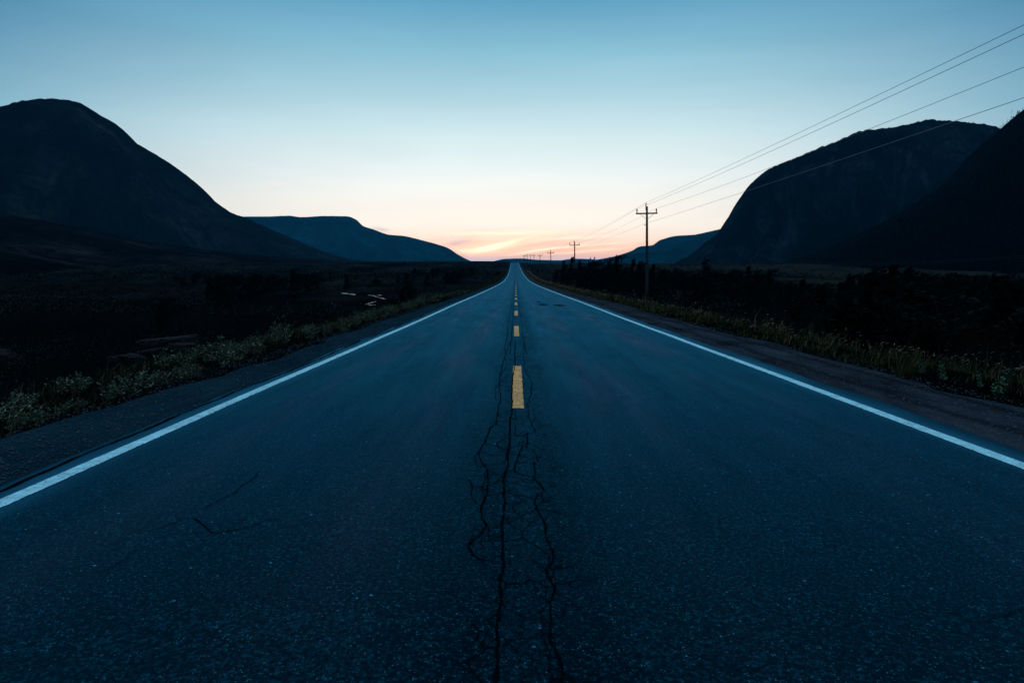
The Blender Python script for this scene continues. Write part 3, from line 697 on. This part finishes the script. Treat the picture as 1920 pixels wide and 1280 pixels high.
# skyline trees: picture column, top row, distance, variant
for (px_, ty, D, k, lab) in [
    (1057, 489, 150, 0, 'short spruce top just left of the second utility pole'),
    (1070, 484, 135, 1, 'bent spruce leaning toward the second utility pole'),
    (1087, 489, 120, 0, 'small spruce top just right of the second utility pole'),
    (1102, 479, 112, 4, 'ragged bare-topped spruce, left of a leaning pair on the skyline'),
    (1110, 477.5, 110, 4, 'ragged bare-topped spruce, right of a leaning pair on the skyline'),
    (1128, 489, 105, 4, 'thin leaning spruce between the ragged pair and the slim spire'),
    (1143, 480, 98, 3, 'slim narrow spruce spire on the skyline against the blue hill'),
    (1158, 477.5, 96, 2, 'tallest full spruce on the skyline left of the nearest pole'),
    (1184, 486, 92, 1, 'wind-bent wedge-shaped spruce beside the nearest utility pole'),
    (1200, 491, 90, 5, 'broad low spruce immediately left of the nearest utility pole'),
    (1222, 495, 88, 1, 'low bent spruce immediately right of the nearest utility pole'),
    (1322, 481, 84, 3, 'lone tall slim spruce right of the nearest pole, below the mountain foot'),
    (1400, 499, 66, 1, 'spruce top standing out against the meadow left of the paired spruces'),
    (1420, 500, 64, 3, 'slim spruce of the paired spruces in front of the meadow'),
    (1443, 503, 60, 2, 'full spruce of the paired spruces in front of the meadow'),
    (1497, 523, 52, 1, 'low windswept spruce in front of the brown meadow patch'),
    (1592, 510, 46, 2, 'bushy windswept spruce right of the brown meadow patch'),
    (1640, 503, 44, 5, 'broad dark windswept spruce left of the tall bent one'),
    (1663, 497, 43, 1, 'tall bent spruce with its tip over the meadow at right'),
    (1693, 503, 45, 1, 'bent spruce next to the tall bent one at right'),
    (1785, 508, 40, 3, 'slim spruce standing alone near the right edge'),
    (1860, 512, 37, 2, 'bushy spruce nearest the right edge of the view')]:
    X = (px_-960)/FPX*D; zt = (HY-ty)/FPX*D; H = zt-float(ground(X, D))+.15
    put(SPR, k, X-.08*H, D, H*.98, lab, GT, wide=.72 if px_ < 1450 else 1.0, rot=.15)
n = 0
while n < 185:
    D = 26+210*r2.random()**1.5; t_ = r2.uniform(.06, .86); X = t_*D
    if X < 12.5+ (2 if D < 60 else 0) or X > 95: continue
    if math.hypot(X-16.8, (D-50)*.35) < 4: continue
    zb = float(ground(X, D)); px_ = 960+t_*FPX
    lim = np.interp(px_, [1000, 1040, 1080, 1200, 1300, 1420, 1470, 1560, 1620, 1700, 1900], [503, 500, 499, 500, 503, 507, 524, 528, 508, 506, 518])+abs(r2.gauss(0, 6))
    H = (HY-lim)/FPX*D-zb
    if H < .9: continue
    H = min(H, r2.uniform(2.4, 4.6) if D < 140 else r2.uniform(3, 6)); n += 1
    near = D < 75
    put(SPR, r2.choice([0, 1, 2, 5, 5, 2]), X, D, H,
        'dark windswept spruce in the near part of the thicket right of the road' if near else 'dark spruce in the distant part of the thicket right of the road', GT, wide=r2.uniform(1.0, 1.5))
GL = 'low spruces on the bog left of the road'
for (px_, ty, D, k, lab) in [(543, 500, 95, 3, 'upright spruce standing taller than the scrub left of the stream'),
                             (405, 515, 70, 2, 'bushy spruce on the bog beyond the roadside willows'),
                             (470, 512, 85, 0, 'small spruce just left of the upright one on the bog'),
                             (300, 560, 42, 5, 'broad low spruce beyond the boulders at left')]:
    X = (px_-960)/FPX*D; H = (HY-ty)/FPX*D-float(ground(X, D))+.1
    put(SPR, k, X, D, H, lab, GL)
n = 0
while n < 62:
    D = 70+260*r2.random(); t_ = -r2.uniform(.05, .5); X = t_*D
    if X > -12.5: continue
    if any(math.hypot(X-a, (D-b)*.4) < rr+1 for a, b, rr, _ in PONDS): continue
    if D < 122 and -.262 < t_ < -.165: continue
    px_ = 960+t_*FPX; lim = (508 if px_ < 760 else 497)+abs(r2.gauss(0, 15 if px_ < 760 else 7)); zb = float(ground(X, D)); H = (HY-lim)/FPX*D-zb
    if px_ > 640 and D > 130: H = min(H, 4.5)
    H = min(H, 3.6)
    if H < .8: continue
    n += 1
    put(SPR, r2.choice([0, 2, 5, 5]), X, D, H, 'low dark spruce among the scrub between the road and the left mountain', GL, wide=r2.uniform(1.1, 1.7))

# scrub and heath: uncountable ---------------------------------------------
def scrub(seed, n, ymin, ymax, tmin, tmax, per, s_leaf, hmin, hmax):
    r = np.random.default_rng(seed)
    Y = ymin*(ymax/ymin)**r.random(n); X = r.uniform(tmin, tmax, n)*Y
    o_ = X-cxf(Y); ok = (o_ < -8.8) | (o_ > 10.5)
    for a, b, rr, _ in PONDS: ok &= np.hypot(X-a, (Y-b)*.4) > rr*.9
    ok &= ~((Y < 121) & (Y > 60) & (X/Y < -.165) & (X/Y > -.262) & (r.random(n) < .93))
    ok &= ~((X/Y > .34) & (Y > 60) & (r.random(n) < .72))
    X = X[ok]; Y = Y[ok]; n = len(X)
    Z = ground(X, Y); Hh = r.uniform(hmin, hmax, n)*(1+fbm(X/14, Y/20, 3, seed)*.8)
    R_ = Hh*r.uniform(.8, 1.7, n)
    d = r.normal(size=(n, per, 3)); d /= np.linalg.norm(d, axis=2, keepdims=True); rad = r.random((n, per, 1))**.4
    C = d*rad; C[..., 2] = np.abs(C[..., 2])
    C = C*np.stack([R_, R_, Hh], -1)[:, None, :]+np.stack([X, Y, Z], -1)[:, None, :]
    C = C.reshape(-1, 3); S = np.repeat(Hh, per)*s_leaf*r.uniform(.5, 1.3, n*per)
    return quads(C, r.normal(size=(n*per, 3))+np.array([.4, 0, .8]), S, .45, r)
parts_ = [scrub(3, 1000, 14, 60, -.9, .9, 170, .045, .35, .9), scrub(4, 5200, 60, 260, -.85, .85, 56, .12, .5, 1.3),
          scrub(5, 9000, 250, 1500, -.9, .85, 18, .26, .8, 2.0)]
VV = []; FF = []; b = 0
for V, F in parts_: VV.append(V); FF.append(F+b); b += len(V)
o = mesh_obj('scrub', np.concatenate(VV), np.concatenate(FF), M['scrub'])
tag(o, 'dark low scrub and heath covering the valley floor', 'scrub', None, 'stuff')

# forest on the hillside at the right edge
r = np.random.default_rng(17)
sel = _hv[(_hv[:, 2] > -2)]; idx = r.integers(0, len(sel), 7000); C = sel[idx]+r.normal(size=(7000, 3))*np.array([4, 4, .3])
Hh = r.uniform(2.0, 4.6, 7000); per = 9
tt = np.linspace(0, 1, per)[None, :]; rad = (1-tt)*.28+.02
ang = r.uniform(0, 6.28, (7000, per))
P = np.stack([C[:, 0:1]+np.cos(ang)*rad*Hh[:, None], C[:, 1:2]+np.sin(ang)*rad*Hh[:, None], C[:, 2:3]+tt*Hh[:, None]-.5], -1).reshape(-1, 3)
V, F = quads(P, r.normal(size=(7000*per, 3))*.5+np.array([.3, 0, .8]), np.repeat(Hh, per)*.17, .5, r)
o = mesh_obj('forest', V, F, M['spruce']); tag(o, 'black spruce forest covering the hillside at the right edge', 'forest', None, 'stuff')

# ------------------------------------------------------------------ roadside grass (uncountable)
def blades(name, n, lo, hi, ymax, hfun, mat, lean, seed, label, w0=.0035, pw=2.6, dens=None):
    r = np.random.default_rng(seed)
    Y = 3.0+(ymax-3.0)*r.random(n)**pw; O = r.uniform(lo, hi, n)
    # irregular inner edge and tufts
    edge = fbm(Y/1.6, Y*0, 4, seed)*.42+fbm(Y/.35, Y*0, 3, seed+1)*.16-.05
    inn = (lo if lo > 0 else hi)
    keep = (np.abs(O)-abs(inn)) > edge
    tuft = fbm(O*2.6, Y*1.7, 4, seed+4); keep &= r.random(n) < np.clip(.5+tuft*1.6+fbm(O*.9, Y*.5, 3, seed+9)*.8, .05, 1)
    Y = Y[keep]; O = O[keep]; tuft = tuft[keep]; n = len(Y); X = cxf(Y)+O; Z = ground(X, Y)-.02
    dist = np.abs(O)-abs(inn)
    Hh = hfun(dist, r, n)*(1+.5*tuft)
    a = r.uniform(0, 2*np.pi, n); ld = np.stack([np.cos(a)*.6+lean[0], np.sin(a)*.6+lean[1], np.zeros(n)], -1)*(Hh*r.uniform(.4, 1.1, n))[:, None]
    base = np.stack([X, Y, Z], -1); wv = np.stack([np.cos(a+1.57), np.sin(a+1.57)*.3, np.zeros(n)], -1)*(w0*(1+Y*.12)*r.uniform(.6, 1.4, n))[:, None]
    up = np.array([0, 0, 1.]); p1 = base+up*(Hh*.55)[:, None]+ld*.3; p2 = base+up*(Hh)[:, None]*.97+ld
    V = np.stack([base-wv, base+wv, p1+wv*.8, p1-wv*.8, p2], 1).reshape(-1, 3)
    i = np.arange(n)[:, None]*5
    F = [tuple(x) for x in np.concatenate([i, i+1, i+2, i+3], 1).tolist()]+[tuple(x) for x in np.concatenate([i+3, i+2, i+4], 1).tolist()]
    return tag(mesh_obj(name, V, F, mat), label, 'grass', None, 'stuff'), p2, ld, Y, dist
blades('grass', 62000, LW-3.9, LW-1.25, 420, lambda d, r, n: (.025+.10*np.clip(d, 0, 1.4))*r.uniform(.3, 1.7, n), M['grass_l'], (.1, 0), 201, 'dark short grass along the left gravel shoulder')
_, P2, LD, GYs, DI = blades('grass', 62000, RW+1.95, RW+4.6, 420, lambda d, r, n: (.022+.095*np.clip(d, 0, 1.7))*r.uniform(.3, 1.5, n)*(1+1.1*(r.random(n) < .10)*(d > .4)), M['grass_r'], (.5, -.05), 211, 'green and golden grass along the right gravel shoulder')
# seed heads on the tall golden stalks
r = np.random.default_rng(5); m_ = (DI > .45) & (P2[:, 2]-ground(P2[:, 0], P2[:, 1]) > .17) & (r.random(len(DI)) < .35); C = P2[m_]; n = len(C)
V, F = quads(C+np.array([.01, 0, .02]), LD[m_]*1.0+np.array([.02, 0, .06]), (.030+.0009*GYs[m_])*r.uniform(.6, 1.4, n), .14, r)
tag(mesh_obj('seed_heads', V, F, M['seed']), 'pale golden seed heads above the grass on the right verge', 'grass', None, 'stuff')

# ------------------------------------------------------------------ willow shrubs on the left verge
def make_willow(seed, H, spread, nst, lv):
    r = np.random.default_rng(seed); root = empty('willow_shrub'); mb = MB(); Cs = []; Ns = []
    for i in range(nst):
        a = r.uniform(0, 6.283); sp_ = spread*r.uniform(.15, 1); h_ = H*r.uniform(.5, 1.0)*(1-.35*sp_/spread)
        pts = [np.array([math.cos(a)*sp_*t**1.3*1.0+.04*math.sin(5*t+i), math.sin(a)*sp_*t**1.3, h_*t]) for t in np.linspace(0, 1, 5)]
        mb.tube([tuple(q_) for q_ in pts], [.006, .005, .004, .003, .0015], 4, False)
        for j in range(lv):
            t = .25+.75*r.random()**.75; k = min(3, int(t*4)); f = t*4-k
            q_ = pts[k]*(1-f)+pts[k+1]*f
            b_ = r.uniform(0, 6.283); dr = np.array([math.cos(b_), math.sin(b_), r.uniform(.1, 1.2)])
            Cs.append(q_+dr*r.uniform(.01, .05)); Ns.append(dr)
    C = np.array(Cs); N = np.array(Ns); S = r.uniform(.013, .032, len(C))
    V, F = quads(C, N, S, .48, r)
    mb.build('stems', M['stem'], root); mesh_obj('foliage', V, F, M['willow'], root)
    root['category'] = 'shrub'; return root
WIL = [make_willow(31, .6, .36, 19, 20), make_willow(32, .6, .42, 25, 18), make_willow(33, .6, .28, 12, 20), make_willow(34, .6, .5, 28, 19), make_willow(35, .6, .22, 10, 24), make_willow(36, .6, .42, 16, 10), make_willow(37, .6, .32, 22, 14)]
GW = 'leafy willow shrubs along the left verge'
def willow(px_, ty, off, k, lab, wide=1.0):
    t_ = (px_-960)/FPX; D = off/t_
    for _ in range(4): D = (off+float(cxf(D)))/t_
    zb = float(ground(t_*D, D)); H = (HY-ty)/FPX*D-zb
    put(WIL, k, t_*D, D, max(.18, H*1.15), lab, GW, wide=wide, Hp=.6, sink=.03, rot=3.1)
for (a, b, c_, k, lab, wd) in [
    (30, 762, -5.1, 1, 'willow shrub at the left edge of the view', 1.0), (70, 752, -5.0, 0, 'second willow shrub from the left edge', 1.0),
    (115, 742, -5.1, 2, 'thin willow shrub left of the full clump beside the gravel', 1.0), (150, 738, -5.2, 0, 'low willow shrub in the near row, left of the dense clump', 1.0),
    (205, 708, -5.1, 4, 'upright willow shrub with tall shoots near the bent dry stalk', 1.3), (232, 716, -5.2, 1, 'dense willow shrub behind the bent dry stalk', .9),
    (270, 682, -5.2, 3, 'dense pale willow shrub right of the bent dry stalk', .8), (300, 690, -5.1, 0, 'willow shrub with pale tips at the end of the near row', .9),
    (345, 680, -5.3, 2, 'sparse willow shrub in the gap below the boulders', 1.0), (372, 676, -5.0, 2, 'small sparse willow shrub near the gravel below the boulders', .8),
    (420, 624, -5.3, 4, 'tall spiky willow shrub, first of the middle clump', 1.4), (437, 636, -5.2, 1, 'full willow shrub in the middle clump', .8),
    (460, 634, -5.4, 0, 'willow shrub between the two spiky ones of the middle clump', .9), (482, 630, -5.1, 2, 'upright willow shrub at the right end of the middle clump', 1.2),
    (530, 590, -5.2, 3, 'tallest willow shrub, standing alone at mid distance', .62), (520, 606, -5.4, 4, 'willow shoots beside the tallest shrub', 1.0),
    (582, 604, -5.1, 1, 'rounded willow shrub right of the tallest one', .8), (612, 600, -5.2, 3, 'second rounded willow shrub right of the tallest one', .6),
    (640, 590, -5.2, 1, 'willow shrub starting the long far hedge', .8), (664, 583, -5.1, 3, 'willow shrub in the far hedge below the stream', .6), (688, 578, -5.2, 0, 'willow shrub topping the far hedge right of the stream', .9)]:
    willow(a, b, c_, k, lab, wd)
for i in range(104):
    D = 5.2+75*(i/104)**1.6+r2.uniform(-.5, .5); o_ = -r2.uniform(4.95, 6.4); X = float(cxf(D))+o_
    far = D > 22
    put(WIL, i % 7, X, D, r2.uniform(.16, .46)*(1.25 if far else 1), 'low willow shrub in the distant part of the left verge hedge' if far else 'small willow shrub filling the near left verge', GW, wide=r2.uniform(.9, 1.4), Hp=.6, sink=.03, rot=3.1)

# broad-leaved weeds on the right verge
def make_weed(seed, H):
    r = np.random.default_rng(seed); root = empty('leafy_weed'); mb = MB(); Cs = []; Ns = []; Ss = []
    for i in range(3):
        a = r.uniform(0, 6.28); h_ = H*r.uniform(.6, 1)
        top = np.array([math.cos(a)*.06, math.sin(a)*.06, h_]); mb.tube([(0, 0, -.02), tuple(top*.5+[.01, 0, 0]), tuple(top)], [.005, .004, .002], 5, False)
        for j in range(13):
            t = .15+.85*j/12; b_ = j*2.4+i; dr = np.array([math.cos(b_), math.sin(b_), .55]); Cs.append(top*t+dr*.04); Ns.append(dr); Ss.append(.05*(1-.5*t)*r.uniform(.7, 1.2))
    V, F = quads(np.array(Cs), np.array(Ns), np.array(Ss), .38, r)
    mb.build('stems', M['stem'], root); mesh_obj('leaves', V, F, M['broad'], root); root['category'] = 'plant'; return root
WD = [make_weed(41, .45), make_weed(42, .38)]
for i, (px_, ty, off, lab) in enumerate([(1880, 686, 6.6, 'tall green weed nearest the right edge of the view'), (1868, 700, 6.3, 'bushy green weed left of the tall one by the right edge'),
      (1770, 674, 6.6, 'green weed in the middle of the right verge'), (1728, 668, 6.8, 'green weed behind the golden grass tuft'),
      (1585, 662, 6.0, 'low leafy weed at the gravel edge of the right verge'), (1640, 682, 5.9, 'low leafy weed beside the golden grass tuft'), (1838, 694, 6.7, 'short weed between the two green ones on the right verge')]):
    t_ = (px_-960)/FPX; D = off/t_; D = (off+float(cxf(D)))/t_; H = (HY-ty)/FPX*D-float(ground(t_*D, D))
    put(WD, i % 2, t_*D, D, max(.15, min(H, .6)), lab, 'green weeds on the right verge', Hp=.42, sink=.02, rot=3)
# golden tuft
r = np.random.default_rng(77); n = 230; t_ = (1690-960)/FPX; D = 5.95/t_; bx, by = t_*D, D; bz = float(ground(bx, by))
a = r.uniform(0, 6.28, n); q_ = r.random(n)**.6; base = np.stack([bx+np.cos(a)*.10*q_, by+np.sin(a)*.10*q_, np.full(n, bz-.02)], -1)
hh = r.uniform(.16, .42, n); tip = base+np.stack([np.cos(a)*.16*q_*hh/.3+.12*hh/.4, np.sin(a)*.16*q_, hh], -1); md = base*.5+tip*.5+np.array([0, 0, .03])
wv = np.stack([np.sin(a), -np.cos(a), a*0], -1)*.003
V = np.stack([base-wv, base+wv, md+wv, md-wv, tip], 1).reshape(-1, 3); i_ = np.arange(n)[:, None]*5
F = np.concatenate([i_, i_+1, i_+2, i_+3], 1).tolist()+np.concatenate([i_+3, i_+2, i_+4], 1).tolist()
tag(mesh_obj('grass_tuft', V, F, M['grass_r']), 'golden tuft of taller grass leaning over the right gravel edge', 'grass tuft')

# bent dry stalk by the left gravel
D = 7.0; P = [at_px(252, 750, D), at_px(252, 741, D), at_px(249, 734, D), at_px(245, 729, D)]
D = -5.0/((250-960)/FPX); gz = float(ground(-5.0+.03, D)); mb = MB(); mb.tube([(-4.97, D, gz-.03), (-4.97, D, gz+.10), (-5.0, D, gz+.17), (-5.05, D, gz+.21)], [.006, .006, .005, .003], 6)
tag(mb.build('dry_stalk', M['stone']), 'short pale dry stalk bent over at the left gravel edge', 'stalk')

# ------------------------------------------------------------------ boulders left
def boulder(px_, py_, D, sx, sy, sz, seed, label):
    X = (px_-960)/FPX*D; r = np.random.default_rng(seed); n1, n2 = 36, 20
    th = np.linspace(0, 2*np.pi, n1, endpoint=False); ph = np.linspace(-1.2, np.pi/2, n2); V = []
    for p_ in ph:
        for t in th:
            d = np.array([math.cos(p_)*math.cos(t), math.cos(p_)*math.sin(t), math.sin(p_)]); V.append(d)
    V = np.array(V); s = 1+.5*fbm(V[:, 0]*1.9+V[:, 2]*1.3+seed, V[:, 1]*1.9+V[:, 2]*1.7, 5, seed, .6)
    V = V*s[:, None]; V = np.clip(V, -.78, .78)*np.array([sx, sy, sz]); V[:, 2] += V[:, 0]*r.uniform(-.25, .25)
    F = [(i*n1+k, i*n1+(k+1) % n1, (i+1)*n1+(k+1) % n1, (i+1)*n1+k) for i in range(n2-1) for k in range(n1)]
    o = mesh_obj('boulder', V, F, M['boulder']); o.location = (X, D, float(ground(X, D))+sz*.25); o.rotation_euler = (0, 0, r.uniform(-.5, .5))
    return tag(o, label, 'boulder', 'boulders on the bog beyond the left verge')
for i, a in enumerate([(310, 640, 30, 1.5, 1.0, .95, 'largest slab-like boulder of the cluster beyond the left verge'), (345, 650, 29, .9, .7, .8, 'upright boulder at the right end of the cluster'),
                       (282, 655, 28.5, .8, .6, .6, 'rounded boulder left of the largest slab'), (255, 668, 27, .7, .6, .5, 'small boulder at the front left of the cluster'),
                       (225, 662, 27.5, .6, .5, .42, 'smallest boulder at the far left of the cluster'), (325, 668, 26, .6, .5, .5, 'low boulder in front of the largest slab'),
                       (12, 640, 27, .8, .6, .5, 'lone boulder at the left edge of the view')]):
    boulder(*a[:6], 300+i, a[6])

# ------------------------------------------------------------------ water
def pond(pts, z, label):
    P = [((a-960)/FPX*(z*FPX/(HY-b)), z*FPX/(HY-b), z) for a, b in pts]; Q = []
    for i in range(len(P)):
        a, b = np.array(P[i]), np.array(P[(i+1) % len(P)])
        for t in np.linspace(0, 1, 6, endpoint=False): Q.append(tuple(a+(b-a)*t+np.array([r2.uniform(-.11, .11), r2.uniform(-.55, .55), 0])))
    o = mesh_obj('stream', Q, [tuple(range(len(Q)))], M['water']); tag(o, label, None, None, 'structure')
pz = -5.0
pond([(637, 549.2), (650, 549), (655, 551.3), (645, 551.2)], pz, 'far left glint of the stream on the bog')
pond([(656, 550.3), (666, 551.2), (666, 553.2), (656, 552.3)], pz, 'short glint of the stream beside the far left one')
pond([(690, 553.2), (700, 553), (708, 556.2), (717, 558.8), (724, 560.5), (720, 560.9), (711, 558.7), (704, 556.6), (698, 554.3)], pz, 'winding upper reach of the stream on the bog')
pond([(709, 552.8), (716, 553.4), (714, 554.2), (708, 553.6)], pz, 'small pool above the winding reach of the stream')
pond([(682, 570.8), (692, 568.0), (704, 564.8), (704.5, 565.5), (695, 568.5), (685, 571.2)], pz, 'nearest slanting reach of the stream on the bog')
pond([(691, 571.2), (704, 571.4), (703, 572.2), (690, 572.1)], pz, 'short reach of the stream just below the slanting one')
pz2 = -4.30
pond([(1388, 616.5), (1400, 611.5), (1417, 608), (1417, 610.2), (1400, 614.6), (1391, 618)], pz2, 'pale puddle behind the right verge grass')
pond([(1424, 608.4), (1437, 607.4), (1437, 609), (1424, 610.2)], pz2, 'small puddle right of the pale puddle')

# ------------------------------------------------------------------ utility poles
def make_pole():
    root = empty('utility_pole'); HP = 10.6
    mb = MB(); mb.tube([(0, 0, -2.2), (0, 0, 0), (0, 0, 4), (.0, 0, 8), (0, 0, HP)], [.185, .175, .15, .125, .105], 12); mb.build('shaft', M['pole'], root, True)
    mb = MB(); mb.box((0, .14, 9.86), (2.32, .11, .15), tilt=.022); mb.build('crossarm', M['arm'], root)
    for s in (-1, 1):
        mb = MB(); mb.tube([(s*.72, .08, 9.78+s*.016), (s*.10, .1, 9.26)], .018, 5); mb.build('brace', M['iron'], root)
        mb = MB(); z0 = 9.93+s*.022
        mb.tube([(s*1.04, .14, z0-.02), (s*1.04, .14, z0+.12), (s*1.04, .14, z0+.14), (s*1.04, .14, z0+.25), (s*1.04, .14, z0+.28), (s*1.04, .14, z0+.40), (s*1.04, .14, z0+.44)],
                [.045, .045, .075, .055, .075, .06, .04], 8); mb.build('insulator', M['ceramic'], root)
    mb = MB(); mb.tube([(-.10, .02, 10.2), (-.10, .02, 10.75), (-.09, .02, 10.8), (-.09, .02, 10.98)], [.05, .05, .065, .045], 8); mb.build('top_pin', M['ceramic'], root)
    mb = MB(); mb.tube([(-.02, .12, 8.62), (-.2, .14, 8.6), (-.22, .14, 8.68)], [.03, .03, .04], 6); mb.build('neutral_bracket', M['iron'], root)
    for i in range(3):
        mb = MB(); mb.tube([(.0, -.15, 7.2-i*.3), (.0, -.19, 7.2-i*.3)], .012, 5); mb.build('bolt', M['iron'], root)
    return root
pole0 = make_pole()
PP = [(-7, None, None)]+[(73+80*i, px_, ty) for i, (px_, ty) in enumerate([(1213, 380), (1078, 450), (1033, 468), (1012.3, 475.2), (1001.5, 475.5), (994.4, 476), (989.3, 475.8), (986, 477), (983.6, 477.7), (981.4, 478)])]
ordn = ['', 'nearest and tallest-looking utility pole standing on the right verge', 'second utility pole along the line, rising from the spruces', 'third utility pole from the viewer, right of the road',
        'fourth utility pole from the viewer, right of the road', 'fifth utility pole along the line into the distance', 'sixth utility pole along the line into the distance', 'seventh utility pole along the line, near the crest',
        'eighth utility pole, third last before the line vanishes', 'ninth utility pole, next to last before the line vanishes', 'last and farthest utility pole at the end of the line']
tops = []
for i, (D, px_, ty) in enumerate(PP):
    if i == 0: tops.append((14.9, D, 7.35)); continue
    tops.append(((px_-960)/FPX*D, D, (HY-ty)/FPX*D))
for i, (x, D, zt) in enumerate(tops):
    o = pole0 if i == 0 else copy_tree(pole0)
    o.location = (x, D, zt-11.0); o.rotation_euler = (0, math.radians(r2.uniform(-.5, .5)) if i > 1 else 0, r2.uniform(-.06, .06) if i > 1 else 0)
    tag(o, ordn[i] or 'utility pole standing behind the viewer', 'utility pole', 'utility poles in line right of the road')
def wire(name, dxo, dzo, sag, label, rad=.009):
    mb = MB(); pts = []
    for (x0, y0_, z0), (x1, y1_, z1) in zip(tops[:-1], tops[1:]):
        n_ = 26 if y0_ < 70 else 12
        for k in range(n_):
            t = k/n_; pts.append((x0+(x1-x0)*t+dxo, y0_+(y1_-y0_)*t+.14, z0+(z1-z0)*t+dzo-4*sag*t*(1-t)))
    pts.append((tops[-1][0]+dxo, tops[-1][1]+.14, tops[-1][2]+dzo))
    mb.tube(pts, [max(rad, min(.02, p_[1]*.00007)) for p_ in pts], 5)
    tag(mb.build(name, M['wire']), label, 'wire', 'overhead wires between the utility poles')
wire('power_line', -.09, .0, .29, 'topmost overhead wire strung over the pole tops')
wire('power_line', -1.04, -.65, .36, 'left crossarm wire, just under the topmost wire')
wire('power_line', 1.04, -.60, .46, 'right crossarm wire, second lowest of the four')
wire('power_line', -.22, -2.25, .15, 'lowest wire of the four, crossing the right mountain')

# service line crossing low over the spruces
sp_root = empty('service_pole'); D = 132; x = (1230-960)/FPX*D; zt = (HY-500)/FPX*D; zb = float(ground(x, D)); sp_root.location = (x, D, zb)
mb = MB(); mb.tube([(0, 0, -.6), (0, 0, zt-zb)], [.14, .10], 8); mb.build('shaft', M['pole'], sp_root, True)
mb = MB(); mb.box((0, -.12, zt-zb-.2), (.5, .06, .08)); mb.build('crossarm', M['arm'], sp_root)
tag(sp_root, 'thin short pole standing in the spruces right of the nearest pole', 'pole')
def svc(dz_, label):
    A = [at_px(1034, 499.5+dz_*.3, 230), at_px(1090, 496.5+dz_*.4, 150), at_px(1230, 501+dz_, 132), at_px(1493, 491+dz_, 110), at_px(1960, 476+dz_*1.2, 90)]; pts = []
    for j, (a, b) in enumerate(zip(A[:-1], A[1:])):
        sg = (.3, .45, 1.0, .5)[j]
        for k in range(14): t = k/14; q_ = a+(b-a)*t; q_[2] -= 4*sg*t*(1-t); pts.append(tuple(q_))
    pts.append(tuple(A[-1])); mb = MB(); mb.tube(pts, .011, 5); tag(mb.build('service_line', M['dim_wire']), label, 'wire', 'service wires crossing above the spruces')
svc(0, 'upper thin service wire crossing in front of the right mountain foot'); svc(3.2, 'lower thin service wire crossing just above the spruce tops')
# leaning dead trunk by the second pole
mb = MB(); a = at_px(1046, 534, 120); b = at_px(1052, 515, 118); mb.tube([tuple(a-np.array([0, 0, .4])), tuple((a+b)/2+np.array([.05, 0, 0])), tuple(b)], [.10, .08, .05], 7)
tag(mb.build('dead_trunk', M['pole']), 'bare grey trunk leaning at the verge left of the second utility pole', 'dead tree')

# ------------------------------------------------------------------ haze
HAZE = True
if HAZE:
    x0, x1, y0, y1, z0, z1 = -5300, 5300, -400, 7500, float(ground(GX, GY).min())-14, 640
    V = [(x, y, z) for x in (x0, x1) for y in (y0, y1) for z in (z0, z1)]
    hz = bpy.data.materials.new('haze_air'); hz.use_nodes = True; T = NT(hz.node_tree); T.n.clear()
    pv = T.node('ShaderNodeVolumePrincipled', {'Color': (.06, .60, 1.0), 'Density': 3.2e-5, 'Anisotropy': 0.0})
    T.node('ShaderNodeOutputMaterial', {'Volume': pv.outputs[0]})
    o = mesh_obj('haze', V, [(0, 1, 3, 2), (4, 6, 7, 5), (0, 4, 5, 1), (2, 3, 7, 6), (0, 2, 6, 4), (1, 5, 7, 3)], hz)
    tag(o, 'thin bluish evening haze filling the valley', 'haze', None, 'stuff')
